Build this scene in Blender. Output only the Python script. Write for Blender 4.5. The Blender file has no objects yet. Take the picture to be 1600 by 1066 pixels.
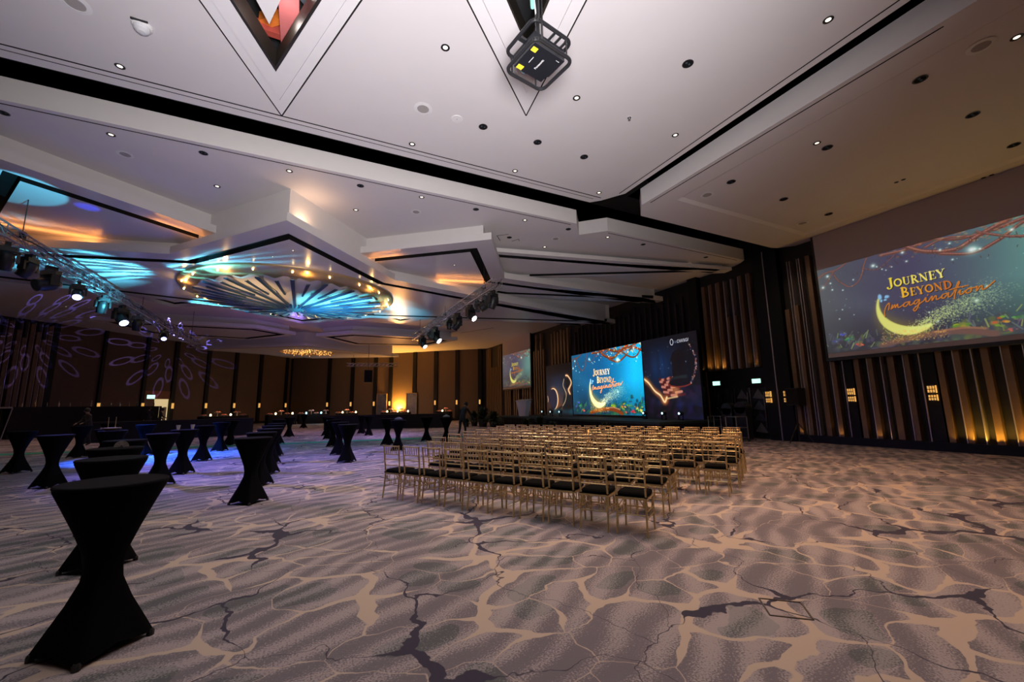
import bpy, bmesh, math, random
import numpy as np
from mathutils import Vector, Matrix
from mathutils.geometry import tessellate_polygon
PI = math.pi
random.seed(7); rng = np.random.default_rng(7)
sc = bpy.context.scene
COL = sc.collection
# ------------------------------------------------------------------ camera (x runs to the stage wall, y runs down the hall)
def make_camera():
    f = 641.0
    yaw, pitch, roll = math.radians(26.2), math.radians(8.87), math.radians(-0.9)
    fw = Vector((math.sin(yaw)*math.cos(pitch), math.cos(yaw)*math.cos(pitch), math.sin(pitch)))
    r = Vector((math.cos(yaw), -math.sin(yaw), 0)); u = r.cross(fw)
    c, s = math.cos(roll), math.sin(roll)
    r2 = c*r + s*u; u2 = -s*r + c*u
    cam = bpy.data.cameras.new('camera'); o = bpy.data.objects.new('camera', cam); COL.objects.link(o)
    cam.sensor_width = 36; cam.lens = f/1600*36; cam.clip_start = .05; cam.clip_end = 300
    o.matrix_world = Matrix(((r2.x, u2.x, -fw.x, 0), (r2.y, u2.y, -fw.y, 0), (r2.z, u2.z, -fw.z, 1.6), (0, 0, 0, 1)))
    sc.camera = o
make_camera()
w = bpy.data.worlds.new('world'); sc.world = w; w.use_nodes = True
w.node_tree.nodes['Background'].inputs[0].default_value = (.9, .75, .7, 1)
w.node_tree.nodes['Background'].inputs[1].default_value = 0.0
sc.view_settings.view_transform = 'Standard'; sc.view_settings.look = 'None'
sc.view_settings.gamma = 1; sc.view_settings.use_curve_mapping = False
sc.view_settings.exposure = 0.0
try:
    sc.cycles.max_bounces = 6; sc.cycles.diffuse_bounces = 3; sc.cycles.glossy_bounces = 3
    sc.cycles.sample_clamp_indirect = 4.0
except Exception: pass

def aim(o, target):
    d = Vector(target) - o.location
    o.rotation_euler = d.to_track_quat('-Z', 'Y').to_euler()
def spot(loc, target, power, color, size=60, blend=.8, radius=.08, name='spot_lamp'):
    l = bpy.data.lights.new(name, 'SPOT'); l.energy = power; l.color = color
    l.spot_size = math.radians(size); l.spot_blend = blend; l.shadow_soft_size = radius
    o = bpy.data.objects.new(name, l); COL.objects.link(o); o.location = loc; aim(o, target); return o
def point(loc, power, color, radius=.1, name='lamp'):
    l = bpy.data.lights.new(name, 'POINT'); l.energy = power; l.color = color; l.shadow_soft_size = radius
    o = bpy.data.objects.new(name, l); COL.objects.link(o); o.location = loc; return o
def area(loc, target, power, color, sx, sy=None, name='area_lamp', spread=180):
    l = bpy.data.lights.new(name, 'AREA'); l.energy = power; l.color = color
    l.shape = 'RECTANGLE'; l.size = sx; l.size_y = sy or sx; l.spread = math.radians(spread)
    o = bpy.data.objects.new(name, l); COL.objects.link(o); o.location = loc; aim(o, target); return o
def streak(o, ax=3.0, ay=16.0, lo=.42, hi=.66, seed=0.0):
    l = o.data; l.use_nodes = True; nt = l.node_tree; N = nt.nodes; Lk = nt.links
    em = next(x for x in N if x.type == 'EMISSION'); tc = N.new('ShaderNodeTexCoord'); mp = N.new('ShaderNodeMapping')
    mp.inputs['Scale'].default_value = (ax, ay, 1); mp.inputs['Location'].default_value = (seed, seed*.7, 0); Lk.new(tc.outputs['Normal'], mp.inputs[0])
    n = N.new('ShaderNodeTexNoise'); n.inputs['Scale'].default_value = 1; n.inputs['Detail'].default_value = 1; Lk.new(mp.outputs[0], n.inputs['Vector'])
    mr = N.new('ShaderNodeMapRange'); mr.interpolation_type = 'SMOOTHSTEP'; mr.inputs[1].default_value = lo; mr.inputs[2].default_value = hi; mr.inputs[3].default_value = .05; mr.inputs[4].default_value = 1.6
    Lk.new(n.outputs['Fac'], mr.inputs[0]); Lk.new(mr.outputs[0], em.inputs['Strength'])
    return o
WARM = (1, .62, .36); WARM2 = (1, .64, .39); AMB = (1, .55, .12); CYAN = (.10, .72, 1); BLUE = (.10, .14, 1); VIO = (.42, .22, 1)
# the photographer's bounce flash: throws a soft neutral pool on the near ceiling
spot((.2, -.2, 2.1), (1.2, 4.9, 8.4), 6000, (1, .97, 1), 107, 1.0, .5, 'bounce_flash')
# house downlights (each stands in a lit ceiling fitting)
for x, y, p in [(1.98, 6.72, 300), (5.03, 6.74, 430), (8.09, 6.74, 520), (8.06, 3.22, 560), (5.03, 3.22, 260), (2.0, 3.22, 150), (11.02, 1.75, 260), (11.07, 5.03, 330), (11.28, 9.16, 260),
                (-3.75, 9.89, 150), (2.06, 9.93, 420), (5.07, 9.92, 430), (8.12, 9.91, 420), (2.74, 11.64, 350), (8.22, 12.4, 300)]:
    spot((x, y, 7.55), (x, y, 0), p, ((1, .53, .27) if x > 7 else WARM2) if x > 4 else (1, .80, .70), 110, 1.0, .12, 'downlight_lamp')
# far-room house lights
for x, y, p in [(8, 27, 450), (-1, 33, 420), (8, 34, 420), (-9, 30, 420), (13, 36, 300), (-12, 24, 300), (-14, 33, 300)]:
    spot((x, y, 6.6), (x, y, 0), p, (1, .60, .42), 120, 1.0, .2, 'house_lamp')
# added floor beams, then stage moving heads: cyan on the ceiling star, blue and violet on the carpet
streak(spot((-2.2, 14.6, 1.2), (1.6, 20.6, 6.3), 14000, CYAN, 34, .9, .06, 'added_floor_beam'), 7, 7, .2, .55)  # added unseen lamp at table height, turns the chandelier dish cyan
spot((-1.6, 17.0, 1.3), (-.6, 22.4, 6.3), 2600, CYAN, 26, .9, .06, 'added_floor_beam')  # second added cyan lamp for the far side of the dish
spot((-3.2, 13.2, 1.2), (-2.0, 18.9, 6.3), 3200, (1, .66, .28), 24, .9, .06, 'added_floor_beam')  # added warm lamp, stands in for the rim bulbs' gold light
streak(spot((-5.4, 18.6, 4.9), (-7.6, 19.0, 6.7), 2300, CYAN, 100, .9, .05, 'moving_head_beam'), 11, 1.6, .42, .66, 1.3)
streak(spot((-5.4, 18.8, 5.2), (-4.0, 17.8, 6.7), 900, CYAN, 46, .7, .05, 'moving_head_beam'), 12, 1.5, .42, .64, 2.1)
streak(spot((-4.6, 17.8, 5.3), (-2.9, 16.7, 6.7), 800, CYAN, 48, .6, .04, 'moving_head_beam'), 12, 1.5, .4, .62, .4)
streak(spot((-6.0, 23.6, 5.3), (-4.0, 23.9, 6.7), 900, CYAN, 70, .7, .05, 'moving_head_beam'), 12, 1.5, .42, .64, 3.3)
spot((-5.6, 13.0, 4.6), (-6.9, 14.0, 7.2), 420, CYAN, 36, .2, .04, 'moving_head_beam')
spot((-5.6, 14.5, 5.0), (-5.8, 14.7, 7.2), 220, (.03, .06, 1), 16, .8, .04, 'moving_head_beam')
spot((-7, 18.0, 5.2), (-4.6, 18.6, 0), 15000, (.03, .13, 1), 56, .9, .1, 'moving_head_beam')
spot((-7, 21.5, 5.2), (-.6, 20.4, 0), 17000, (.03, .19, 1), 46, .9, .1, 'moving_head_beam')
spot((-7, 16.0, 5.2), (-1.2, 13.8, 0), 5200, (.2, .18, 1), 70, 1.0, .1, 'moving_head_beam')
spot((6, 16.2, 5.2), (1.2, 15.0, 0), 1700, (.4, .3, 1), 80, 1.0, .1, 'moving_head_beam')
spot((6, 22.0, 5.2), (2.0, 26, 0), 1700, (.6, .36, 1), 90, 1.0, .1, 'moving_head_beam')
point((-1.0, 30.5, 5.0), 110, VIO, .3, 'moving_head_glow')
# amber floor uplights at the walls
for y in (5.36, 5.0, 4.72, 4.38, 4.0, 3.62, 3.3):
    spot((17.31, y, .30), (17.46, y, 1.3), 34 if y < 5.1 else 9, (1, .56, .06), 130, .9, .02, 'wall_uplight')
for y in (9.75, 7.3, 8.42, 7.0):
    spot((17.31, y, .30), (17.46, y, 1.3), 3, AMB, 120, .9, .02, 'wall_uplight')
for y in (13.9, 13.5, 13.15, 12.9, 11.4):
    spot((17.31, y, 3.1), (17.46, y, 4.1), 11 if y > 12 else 4, AMB, 120, .9, .02, 'wall_uplight')
for y, p in ((12.5, 330), (9.2, 90), (27.0, 60), (30.4, 60)):
    spot((15.2, y, 7.75), (17.5, y, 4.6), p, (1, .72, .45), 70, 1.0, .1, 'added_wall_wash')  # added ceiling-level lamps with no fitting, brighten the stage-wall slats
spot((9.15, 48.75, 1.2), (9.6, 49.3, 3.4), 4200, (1, .45, .06), 165, 1.0, .15, 'buffet_uplight')
spot((8.6, 46.8, 1.3), (8.2, 40, 7.9), 1300, (1, .42, .08), 150, 1.0, .15, 'buffet_uplight')
# warm cove strips on top of the ceiling star's rim
for (a, b, p) in [((1.1, 14.9), (2.75, 16.75), 9), ((3.1, 16.85), (7.0, 17.85), 22), ((-2.7, 14.9), (-4.4, 16.75), 9), ((-4.7, 16.85), (-9.6, 17.7), 24), ((-10, 17.8), (-15, 18.9), 20)]:
    m = ((a[0]+b[0])/2, (a[1]+b[1])/2, 6.98)
    L = math.hypot(a[0]-b[0], a[1]-b[1])
    l = area(m, (m[0], m[1], 9), p, (1, .36, .07), L, .05, 'cove_strip')
    l.rotation_euler = (PI, 0, -math.atan2(b[1]-a[1], b[0]-a[0]))
area((-.3, 12.95, 7.0), (-.3, 12.95, 9), 8, WARM, .5, .1, 'cove_strip')
# chandelier's own light
for k in range(9):
    a = 2*PI*k/9-PI/2+.12
    point((-.8+4.0*math.cos(a), 20.5+4.0*math.sin(a), 6.42), 13, (1, .56, .15), .04, 'chandelier_lamp')
point((-.3, 41.6, 6.9), 40, (1, .5, .15), .1, 'chandelier_lamp')

# ------------------------------------------------------------------ materials
MATS = {}
def mat(name, col, rough=.6, metal=0, spec=.5, var=.0, vscale=4, bump=0, emit=None, estr=0):
    if name in MATS: return MATS[name]
    m = bpy.data.materials.new(name); m.use_nodes = True
    nt = m.node_tree; b = nt.nodes['Principled BSDF']
    b.inputs['Base Color'].default_value = (*col, 1); b.inputs['Roughness'].default_value = rough
    b.inputs['Metallic'].default_value = metal; b.inputs['Specular IOR Level'].default_value = spec
    if var or bump:
        tc = nt.nodes.new('ShaderNodeTexCoord'); n = nt.nodes.new('ShaderNodeTexNoise')
        n.inputs['Scale'].default_value = vscale; n.inputs['Detail'].default_value = 3
        nt.links.new(tc.outputs['Object'], n.inputs['Vector'])
        if var:
            mx = nt.nodes.new('ShaderNodeMix'); mx.data_type = 'RGBA'
            mx.inputs[6].default_value = (*[c*(1-var) for c in col], 1); mx.inputs[7].default_value = (*[min(1, c*(1+var)) for c in col], 1)
            nt.links.new(n.outputs['Fac'], mx.inputs[0]); nt.links.new(mx.outputs[2], b.inputs['Base Color'])
        if bump:
            bp = nt.nodes.new('ShaderNodeBump'); bp.inputs['Strength'].default_value = bump; bp.inputs['Distance'].default_value = .01
            nt.links.new(n.outputs['Fac'], bp.inputs['Height']); nt.links.new(bp.outputs[0], b.inputs['Normal'])
    if emit:
        b.inputs['Emission Color'].default_value = (*emit, 1); b.inputs['Emission Strength'].default_value = estr
    MATS[name] = m; return m
white = mat('ceiling_paint', (.66, .62, .625), .55, var=.03, vscale=1.5)
gloss = mat('ceiling_satin_paint', (.62, .59, .62), .26, spec=.6, var=.03, vscale=1.5)
fascia = mat('fascia_paint', (.66, .62, .60), .5, var=.03)
blackm = mat('black_recess', (.011, .010, .010), .9, spec=.1, var=.2)
slot = mat('dark_slot', (.02, .017, .017), .9, spec=.1, var=.3)
slatm = mat('brown_slat', (.15, .085, .042), .55, var=.15, vscale=6)
slatd = mat('dark_slat', (.025, .016, .014), .6, var=.2)
finm = mat('pale_metal_fin', (.45, .40, .42), .35, .6, var=.05)
wallm = mat('dark_wall', (.010, .007, .007), .7, var=.2)
panelm = mat('brown_fabric_panel', (.105, .064, .038), .8, var=.12, vscale=8)
pilm = mat('black_pilaster', (.004, .0035, .005), .55, spec=.25, var=.2)
spandex = mat('black_spandex', (.0022, .002, .0024), .85, spec=.06, var=.15, vscale=60)
spandex2 = mat('black_table_top_cloth', (.0042, .0037, .0058), .8, spec=.08, var=.15, vscale=60)
gold = mat('gold_lacquer', (.57, .43, .205), .34, .66, var=.12, vscale=30)
cushm = mat('black_cushion', (.0025, .0024, .0025), .9, spec=.06, var=.2, vscale=40)
steel = mat('truss_aluminium', (.42, .42, .45), .35, .9, var=.08, vscale=20)
blk = mat('black_plastic', (.012, .012, .014), .42, var=.2, vscale=20)
lampm = mat('lamp_glass', (.9, .85, .75), .4, emit=(1, .84, .64), estr=1.9, var=.02)
bluelens = mat('lit_blue_lens', (.2, .3, 1), .3, emit=(.35, .42, 1), estr=12, var=.02)
whitelens = mat('lit_white_lens', (.9, .9, 1), .3, emit=(.95, .92, 1), estr=9, var=.02)
darklens = mat('glass_lens', (.05, .07, .09), .08, spec=.8, var=.1)
grille = mat('speaker_grille', (.33, .30, .29), .8, var=.15, vscale=90)
plast = mat('white_plastic', (.72, .70, .70), .4, var=.03)
amberm = mat('amber_shade', (.6, .35, .1), .5, emit=(1, .5, .12), estr=.75, var=.1)
skin = mat('skin', (.30, .17, .11), .55, var=.08)
cloth = mat('black_uniform', (.010, .010, .013), .8, var=.2)
hairm = mat('black_hair', (.006, .005, .005), .5, var=.2)
blackcloth = mat('black_table_cloth', (.008, .007, .009), .8, spec=.2, var=.2)
leafm = mat('dark_leaf', (.018, .04, .018), .5, var=.3, vscale=3)
teal = mat('stage_carpet', (.012, .03, .032), .8, var=.2)

# ------------------------------------------------------------------ mesh helpers
class MB:
    def __init__(s): s.v = []; s.f = []
    def add(s, vs, fs):
        n = len(s.v); s.v += [tuple(p) for p in vs]; s.f += [tuple(i+n for i in q) for q in fs]; return s
    def box(s, x0, x1, y0, y1, z0, z1):
        return s.add([(x0, y0, z0), (x1, y0, z0), (x1, y1, z0), (x0, y1, z0), (x0, y0, z1), (x1, y0, z1), (x1, y1, z1), (x0, y1, z1)],
                     [(0, 3, 2, 1), (4, 5, 6, 7), (0, 1, 5, 4), (1, 2, 6, 5), (2, 3, 7, 6), (3, 0, 4, 7)])
    def obox(s, a, b, wd, z0, z1):      # upright box along the plan segment a-b, wd wide
        d = Vector((b[0]-a[0], b[1]-a[1])); d.normalize(); n = Vector((-d.y, d.x))*wd/2
        q = [(a[0]+n.x, a[1]+n.y), (a[0]-n.x, a[1]-n.y), (b[0]-n.x, b[1]-n.y), (b[0]+n.x, b[1]+n.y)]
        return s.prism(q, z0, z1)
    def prism(s, poly, z0, z1):
        n = len(poly); vs = [(x, y, z0) for x, y in poly]+[(x, y, z1) for x, y in poly]
        fs = [tuple(range(n))[::-1], tuple(range(n, 2*n))]+[(i, (i+1) % n, n+(i+1) % n, n+i) for i in range(n)]
        return s.add(vs, fs)
    def tube(s, p, q, r, n=6, r2=None, cap=True):
        p = Vector(p); q = Vector(q); d = (q-p)
        if d.length < 1e-6: return s
        d.normalize(); a = d.orthogonal().normalized(); b = d.cross(a); r2 = r if r2 is None else r2
        vs = [p+(a*math.cos(t)+b*math.sin(t))*r for t in [2*PI*i/n for i in range(n)]]
        vs += [q+(a*math.cos(t)+b*math.sin(t))*r2 for t in [2*PI*i/n for i in range(n)]]
        fs = [(i, (i+1) % n, n+(i+1) % n, n+i) for i in range(n)]
        if cap: fs += [tuple(range(n))[::-1], tuple(range(n, 2*n))]
        return s.add(vs, fs)
    def path(s, pts, r, n=6, closed=False):
        m = len(pts)
        for i in range(m if closed else m-1): s.tube(pts[i], pts[(i+1) % m], r, n)
        return s
    def lathe(s, prof, n=16, c=(0, 0, 0), axis='z'):
        vs = []
        for r, z in prof:
            for i in range(n):
                t = 2*PI*i/n; p = (r*math.cos(t), r*math.sin(t), z)
                if axis == 'y': p = (p[0], p[2], p[1])
                if axis == 'x': p = (p[2], p[0], p[1])
                vs.append((p[0]+c[0], p[1]+c[1], p[2]+c[2]))
        fs = []
        for k in range(len(prof)-1):
            for i in range(n): fs.append((k*n+i, k*n+(i+1) % n, (k+1)*n+(i+1) % n, (k+1)*n+i))
        fs += [tuple(range(n))[::-1], tuple(range((len(prof)-1)*n, len(prof)*n))]
        return s.add(vs, fs)
    def ring(s, A, B, za, zb):          # quads between two plan polygons of the same size
        n = len(A)
        return s.add([(x, y, za) for x, y in A]+[(x, y, zb) for x, y in B], [(i, (i+1) % n, n+(i+1) % n, n+i) for i in range(n)])
    def flat(s, outer, holes, z, up=False):
        loops = [[Vector((x, y, 0)) for x, y in outer]]+[[Vector((x, y, 0)) for x, y in h] for h in holes]
        pts = [p for l in loops for p in l]
        tri = tessellate_polygon(loops)
        return s.add([(p.x, p.y, z) for p in pts], [tuple(t) for t in tri])
    def ball(s, c, r, n=8, m=5, sz=1):
        return s.lathe([(max(1e-3, r*math.sin(PI*k/m)), -r*sz*math.cos(PI*k/m)) for k in range(m+1)], n, c)
    def build(s, name, m, parent=None, smooth=False):
        me = bpy.data.meshes.new(name); me.from_pydata(s.v, [], s.f); me.update()
        if smooth: me.polygons.foreach_set('use_smooth', [True]*len(me.polygons))
        me.materials.append(m)
        o = bpy.data.objects.new(name, me); COL.objects.link(o)
        if parent: o.parent = parent
        return o
def thing(name, label, cat, loc=(0, 0, 0), rz=0, group=None):
    o = bpy.data.objects.new(name, None); COL.objects.link(o); o.location = loc; o.rotation_euler = (0, 0, rz)
    o.empty_display_size = .1; o['label'] = label; o['category'] = cat
    if group: o['group'] = group
    return o
def tag(o, label, cat, group=None):
    o['label'] = label; o['category'] = cat
    if group: o['group'] = group
    return o
def struct(o): o['kind'] = 'structure'; return o
def stuff(o): o['kind'] = 'stuff'; return o
def dup(root, loc, rz, label):
    r = root.copy(); COL.objects.link(r); r.location = loc; r.rotation_euler = (0, 0, rz); r['label'] = label
    for ch in list(root.children):
        c = ch.copy(); COL.objects.link(c); c.parent = r
        for g in list(ch.children):
            d = g.copy(); COL.objects.link(d); d.parent = c
    return r
ORD = ['first', 'second', 'third', 'fourth', 'fifth', 'sixth', 'seventh', 'eighth', 'ninth', 'tenth', 'eleventh', 'twelfth', 'thirteenth', 'fourteenth', 'fifteenth', 'sixteenth', 'seventeenth', 'eighteenth', 'nineteenth', 'twentieth']
def offset(poly, d):                    # inward offset of a counter-clockwise polygon
    out = []; n = len(poly)
    for i in range(n):
        p0, p1, p2 = Vector(poly[i-1]), Vector(poly[i]), Vector(poly[(i+1) % n])
        a = (p1-p0).normalized(); b = (p2-p1).normalized()
        na = Vector((-a.y, a.x)); nb = Vector((-b.y, b.x)); k = na+nb
        k = k/max(.18, k.dot(k)/2) if k.length > 1e-6 else na
        out.append(tuple(p1+k*d))
    return out
def ccw(poly):
    a = sum(poly[i][0]*poly[(i+1) % len(poly)][1]-poly[(i+1) % len(poly)][0]*poly[i][1] for i in range(len(poly)))
    return poly if a > 0 else poly[::-1]
def circle(cx, cy, r, n): return [(cx+r*math.cos(2*PI*i/n), cy+r*math.sin(2*PI*i/n)) for i in range(n)]

# ------------------------------------------------------------------ carpet
def carpet():
    m = bpy.data.materials.new('patterned_carpet'); m.use_nodes = True; nt = m.node_tree; N = nt.nodes; Lk = nt.links
    b = N['Principled BSDF']; b.inputs['Roughness'].default_value = .95; b.inputs['Specular IOR Level'].default_value = .08
    def nd(t, **kw):
        n = N.new(t)
        for k, v in kw.items(): setattr(n, k, v)
        return n
    def val(x, sock):
        if isinstance(x, (int, float)): sock.default_value = x
        else: Lk.new(x, sock)
    def math_(op, a, b_=0.0, c_=0.0, clamp=False):
        n = nd('ShaderNodeMath', operation=op, use_clamp=clamp); val(a, n.inputs[0]); val(b_, n.inputs[1])
        if op in ('MULTIPLY_ADD',): val(c_, n.inputs[2])
        return n.outputs[0]
    def noise(vec, scale, detail=2, col=False):
        n = nd('ShaderNodeTexNoise'); n.inputs['Scale'].default_value = scale; n.inputs['Detail'].default_value = detail
        Lk.new(vec, n.inputs['Vector']); return n.outputs['Color' if col else 'Fac']
    def smooth(x, lo, hi):
        n = nd('ShaderNodeMapRange', interpolation_type='SMOOTHSTEP'); val(x, n.inputs[0]); val(lo, n.inputs[1]); val(hi, n.inputs[2]); return n.outputs[0]
    def vmath(op, a, b_):
        n = nd('ShaderNodeVectorMath', operation=op); Lk.new(a, n.inputs[0])
        if isinstance(b_, tuple): n.inputs[1].default_value = b_
        else: Lk.new(b_, n.inputs[1])
        return n.outputs[0]
    def mix(f, a, b_):
        n = nd('ShaderNodeMix', data_type='RGBA'); val(f, n.inputs[0])
        for s_, x in ((n.inputs[6], a), (n.inputs[7], b_)):
            if isinstance(x, tuple): s_.default_value = (*x, 1)
            else: Lk.new(x, s_)
        return n.outputs[2]
    P = nd('ShaderNodeTexCoord').outputs['Object']
    n1 = vmath('SUBTRACT', noise(P, .9, 2, True), (.5, .5, .5)); n2 = vmath('SUBTRACT', noise(P, 5, 2, True), (.5, .5, .5))
    sv = nd('ShaderNodeVectorMath', operation='SCALE'); Lk.new(n1, sv.inputs[0]); sv.inputs['Scale'].default_value = 1.0
    sv2 = nd('ShaderNodeVectorMath', operation='SCALE'); Lk.new(n2, sv2.inputs[0]); sv2.inputs['Scale'].default_value = .11
    Q = vmath('ADD', vmath('ADD', P, sv.outputs[0]), sv2.outputs[0])
    mp = nd('ShaderNodeMapping'); Lk.new(Q, mp.inputs[0]); mp.inputs['Rotation'].default_value = (0, 0, .5); mp.inputs['Scale'].default_value = (1.0, 1.5, 1)
    QA = mp.outputs[0]
    # cream veins that swell where they meet
    ve = nd('ShaderNodeTexVoronoi', voronoi_dimensions='2D', feature='DISTANCE_TO_EDGE'); ve.inputs['Scale'].default_value = 1.5; Lk.new(QA, ve.inputs['Vector'])
    vf = nd('ShaderNodeTexVoronoi', voronoi_dimensions='2D', feature='F1'); vf.inputs['Scale'].default_value = 1.5; Lk.new(QA, vf.inputs['Vector'])
    big = noise(P, .7, 2)
    wv = math_('ADD', math_('MULTIPLY', math_('MAXIMUM', math_('SUBTRACT', vf.outputs['Distance'], .40), 0), .28), math_('MULTIPLY', math_('MAXIMUM', math_('SUBTRACT', noise(P, 1.7, 2), .42), 0), .13))
    wv = math_('ADD', wv, .005)
    wv = math_('MULTIPLY', wv, smooth(big, .43, .54))
    vein = math_('SUBTRACT', 1.0, smooth(ve.outputs['Distance'], wv, math_('ADD', wv, .012)))
    # navy cracks
    off = vmath('ADD', vmath('ADD', P, sv.outputs[0]), (13.7, 4.1, 0))
    n3 = vmath('SUBTRACT', noise(P, 2.6, 3, True), (.5, .5, .5)); s3 = nd('ShaderNodeVectorMath', operation='SCALE'); Lk.new(n3, s3.inputs[0]); s3.inputs['Scale'].default_value = .45
    vc = nd('ShaderNodeTexVoronoi', voronoi_dimensions='2D', feature='DISTANCE_TO_EDGE'); vc.inputs['Scale'].default_value = .9; Lk.new(vmath('ADD', off, s3.outputs[0]), vc.inputs['Vector'])
    vcf = nd('ShaderNodeTexVoronoi', voronoi_dimensions='2D', feature='F1'); vcf.inputs['Scale'].default_value = .9; Lk.new(vmath('ADD', off, s3.outputs[0]), vcf.inputs['Vector'])
    wc = math_('ADD', .006, math_('MULTIPLY', math_('MAXIMUM', math_('SUBTRACT', vcf.outputs['Distance'], .5), 0), .11))
    wc = math_('MULTIPLY', wc, smooth(noise(vmath('ADD', P, (7.0, 3.0, 0)), .6, 2), .47, .56))
    crack = math_('SUBTRACT', 1.0, smooth(vc.outputs['Distance'], wc, math_('ADD', wc, .006)))
    # stippled ripples
    wt = nd('ShaderNodeTexWave', wave_type='BANDS', bands_direction='X'); wt.inputs['Scale'].default_value = 1.05; wt.inputs['Distortion'].default_value = 10; wt.inputs['Detail'].default_value = 2; wt.inputs['Detail Scale'].default_value = .55
    mp2 = nd('ShaderNodeMapping'); mp2.inputs['Rotation'].default_value = (0, 0, 1.08); Lk.new(P, mp2.inputs[0]); Lk.new(mp2.outputs[0], wt.inputs['Vector'])
    fine = noise(P, 75, 1)
    rip = smooth(math_('ADD', math_('ADD', math_('MULTIPLY', math_('SUBTRACT', wt.outputs['Fac'], .5), .30), math_('MULTIPLY', math_('SUBTRACT', big, .5), .9)), fine), .38, .66)
    # some cells filled grey-green
    sp = nd('ShaderNodeSeparateColor'); Lk.new(vf.outputs['Color'], sp.inputs[0])
    cell = smooth(sp.outputs[0], .45, .47)
    inner = math_('SUBTRACT', 1.0, smooth(math_('ADD', vf.outputs['Distance'], math_('MULTIPLY', noise(P, 1.3, 1), .25)), .46, .475))
    fillm = math_('MULTIPLY', cell, inner)
    base = mix(rip, (.168, .150, .168), (.345, .302, .306))
    grn = mix(rip, (.105, .112, .118), (.262, .248, .255))
    c = mix(fillm, base, grn); c = mix(vein, c, (.46, .372, .305)); c = mix(crack, c, (.054, .050, .072))
    Lk.new(c, b.inputs['Base Color'])
    bp = nd('ShaderNodeBump'); bp.inputs['Strength'].default_value = .25; bp.inputs['Distance'].default_value = .006; Lk.new(fine, bp.inputs['Height']); Lk.new(bp.outputs[0], b.inputs['Normal'])
    return m
AL, DL = Vector((-18.4, 38.2)), Vector((.607, .794)); AB, DB = Vector((17.65, 42.34)), Vector((-.766, .643))
APEX = (-2.4, 59.1)
ROOM = [(17.65, -8), (17.65, 42.34), APEX, (-18.4, 38.2), (-19.6, 36.6), (-19.6, -8)]
struct(MB().flat(ROOM, [], 0).build('floor', carpet()))
# access hatch in the carpet
hm = mat('hatch_brass_trim', (.12, .10, .09), .4, .5, var=.1)
h = MB()
H4 = [(3.4, 2.4), (3.62, 2.2), (3.42, 2.0), (3.21, 2.19)]
for i in range(4): h.obox(H4[i], H4[(i+1) % 4], .012, .0, .006)
tag(h.build('floor_hatch', hm), 'small square floor box hatch outline in the carpet near the front right', 'floor hatch')
gm = mat('green_band', (.02, .30, .17), .85, var=.15, vscale=3)
def band():
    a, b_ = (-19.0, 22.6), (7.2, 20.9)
    o = MB().obox((-19.3, 24.6), (7.4, 20.9), .8, .002, .012).build('floor_band', gm)  # thin flat green band straight across the floor
    tag(o, 'long green strip straight across the carpet behind the cocktail tables', 'band')
band()

# ------------------------------------------------------------------ ceiling
def k_rows(): pass
KITE1 = [(-.94, 10.16), (-2.72, 5.9), (-1.2, -3.2), (.62, 5.9)]
OPEN1 = [(-.97, 8.71), (-2.17, 5.9), (-1.2, -1.6), (.13, 5.9)]
IN1 = [(-1.0, 7.55), (-1.62, 5.9), (-1.15, 0.5), (-.42, 5.9)]
KITE2 = [(4.27, 7.73), (.55, 4.28), (-1.6, -.4), (3.62, 2.9)]
OPEN2 = [(3.43, 6.07), (1.05, 3.93), (-.6, .6), (3.02, 3.0)]
A_OUT = [(-19.6, -8), (8.95, -8), (8.95, 9.6), (8.72, 9.98), (8.52, 10.3), (8.25, 10.57), (-19.6, 10.57)]
cA = struct(MB().flat(A_OUT, [OPEN1, OPEN2], 8.4).build('ceiling', white))
def line_part(name, pts, wd, z, th, m, parent):
    mb = MB()
    for a, b_ in pts: mb.obox(a, b_, wd, z-th, z)
    return mb.build(name, m, parent)
for y, x1 in ((10.16, 8.4), (10.32, 8.2)):
    line_part('shadow_gap', [((-19.6, y), (x1, y))], .035 if y < 10.2 else .018, 8.4, .004, slot, cA)
line_part('shadow_gap', [((8.77, -8), (8.77, 9.68))], .03, 8.4, .004, slot, cA)
for K in (KITE1, KITE2):
    line_part('shadow_gap', [(K[0], K[1]), (K[0], K[3])], .028, 8.4, .004, slot, cA)
for K, O in ((KITE1, OPEN1), (KITE2, OPEN2)):
    mb = MB(); mid = [((a[0]*.62+c[0]*.38), (a[1]*.62+c[1]*.38)) for a, c in zip(K, O)]; mid2 = [((a[0]*.58+c[0]*.42), (a[1]*.58+c[1]*.42)) for a, c in zip(K, O)]
    In = [((a[0]*.04+c[0]*.96), (a[1]*.04+c[1]*.96)) for a, c in zip(K, O)]
    mb.ring(K, mid, 8.398, 8.398); mb.ring(mid, mid2, 8.398, 8.365); mb.ring(mid2, O, 8.365, 8.365); mb.ring(O, O, 8.365, 8.5)
    mb.build('diamond_frame', mat('diamond_frame_paint', (.72, .69, .70), .5, var=.03), cA)
    C = (sum(p[0] for p in O)/4, sum(p[1] for p in O)/4)
    O2 = [(p[0]+(C[0]-p[0])*.035, p[1]+(C[1]-p[1])*.035) for p in O]
    mb = MB(); mb.ring(O, O, 8.37, 8.75); mb.ring(O, O2, 8.37, 8.37); mb.ring(O2, O2, 8.37, 8.75)
    mb.build('opening_lining', mat('dark_bronze', (.03, .025, .02), .5, .3, var=.2), cA)
struct_lip = MB().prism(IN1, 8.36, 8.44).build('inner_diamond', mat('diamond_frame_paint', (.72, .69, .70)), cA)
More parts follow.
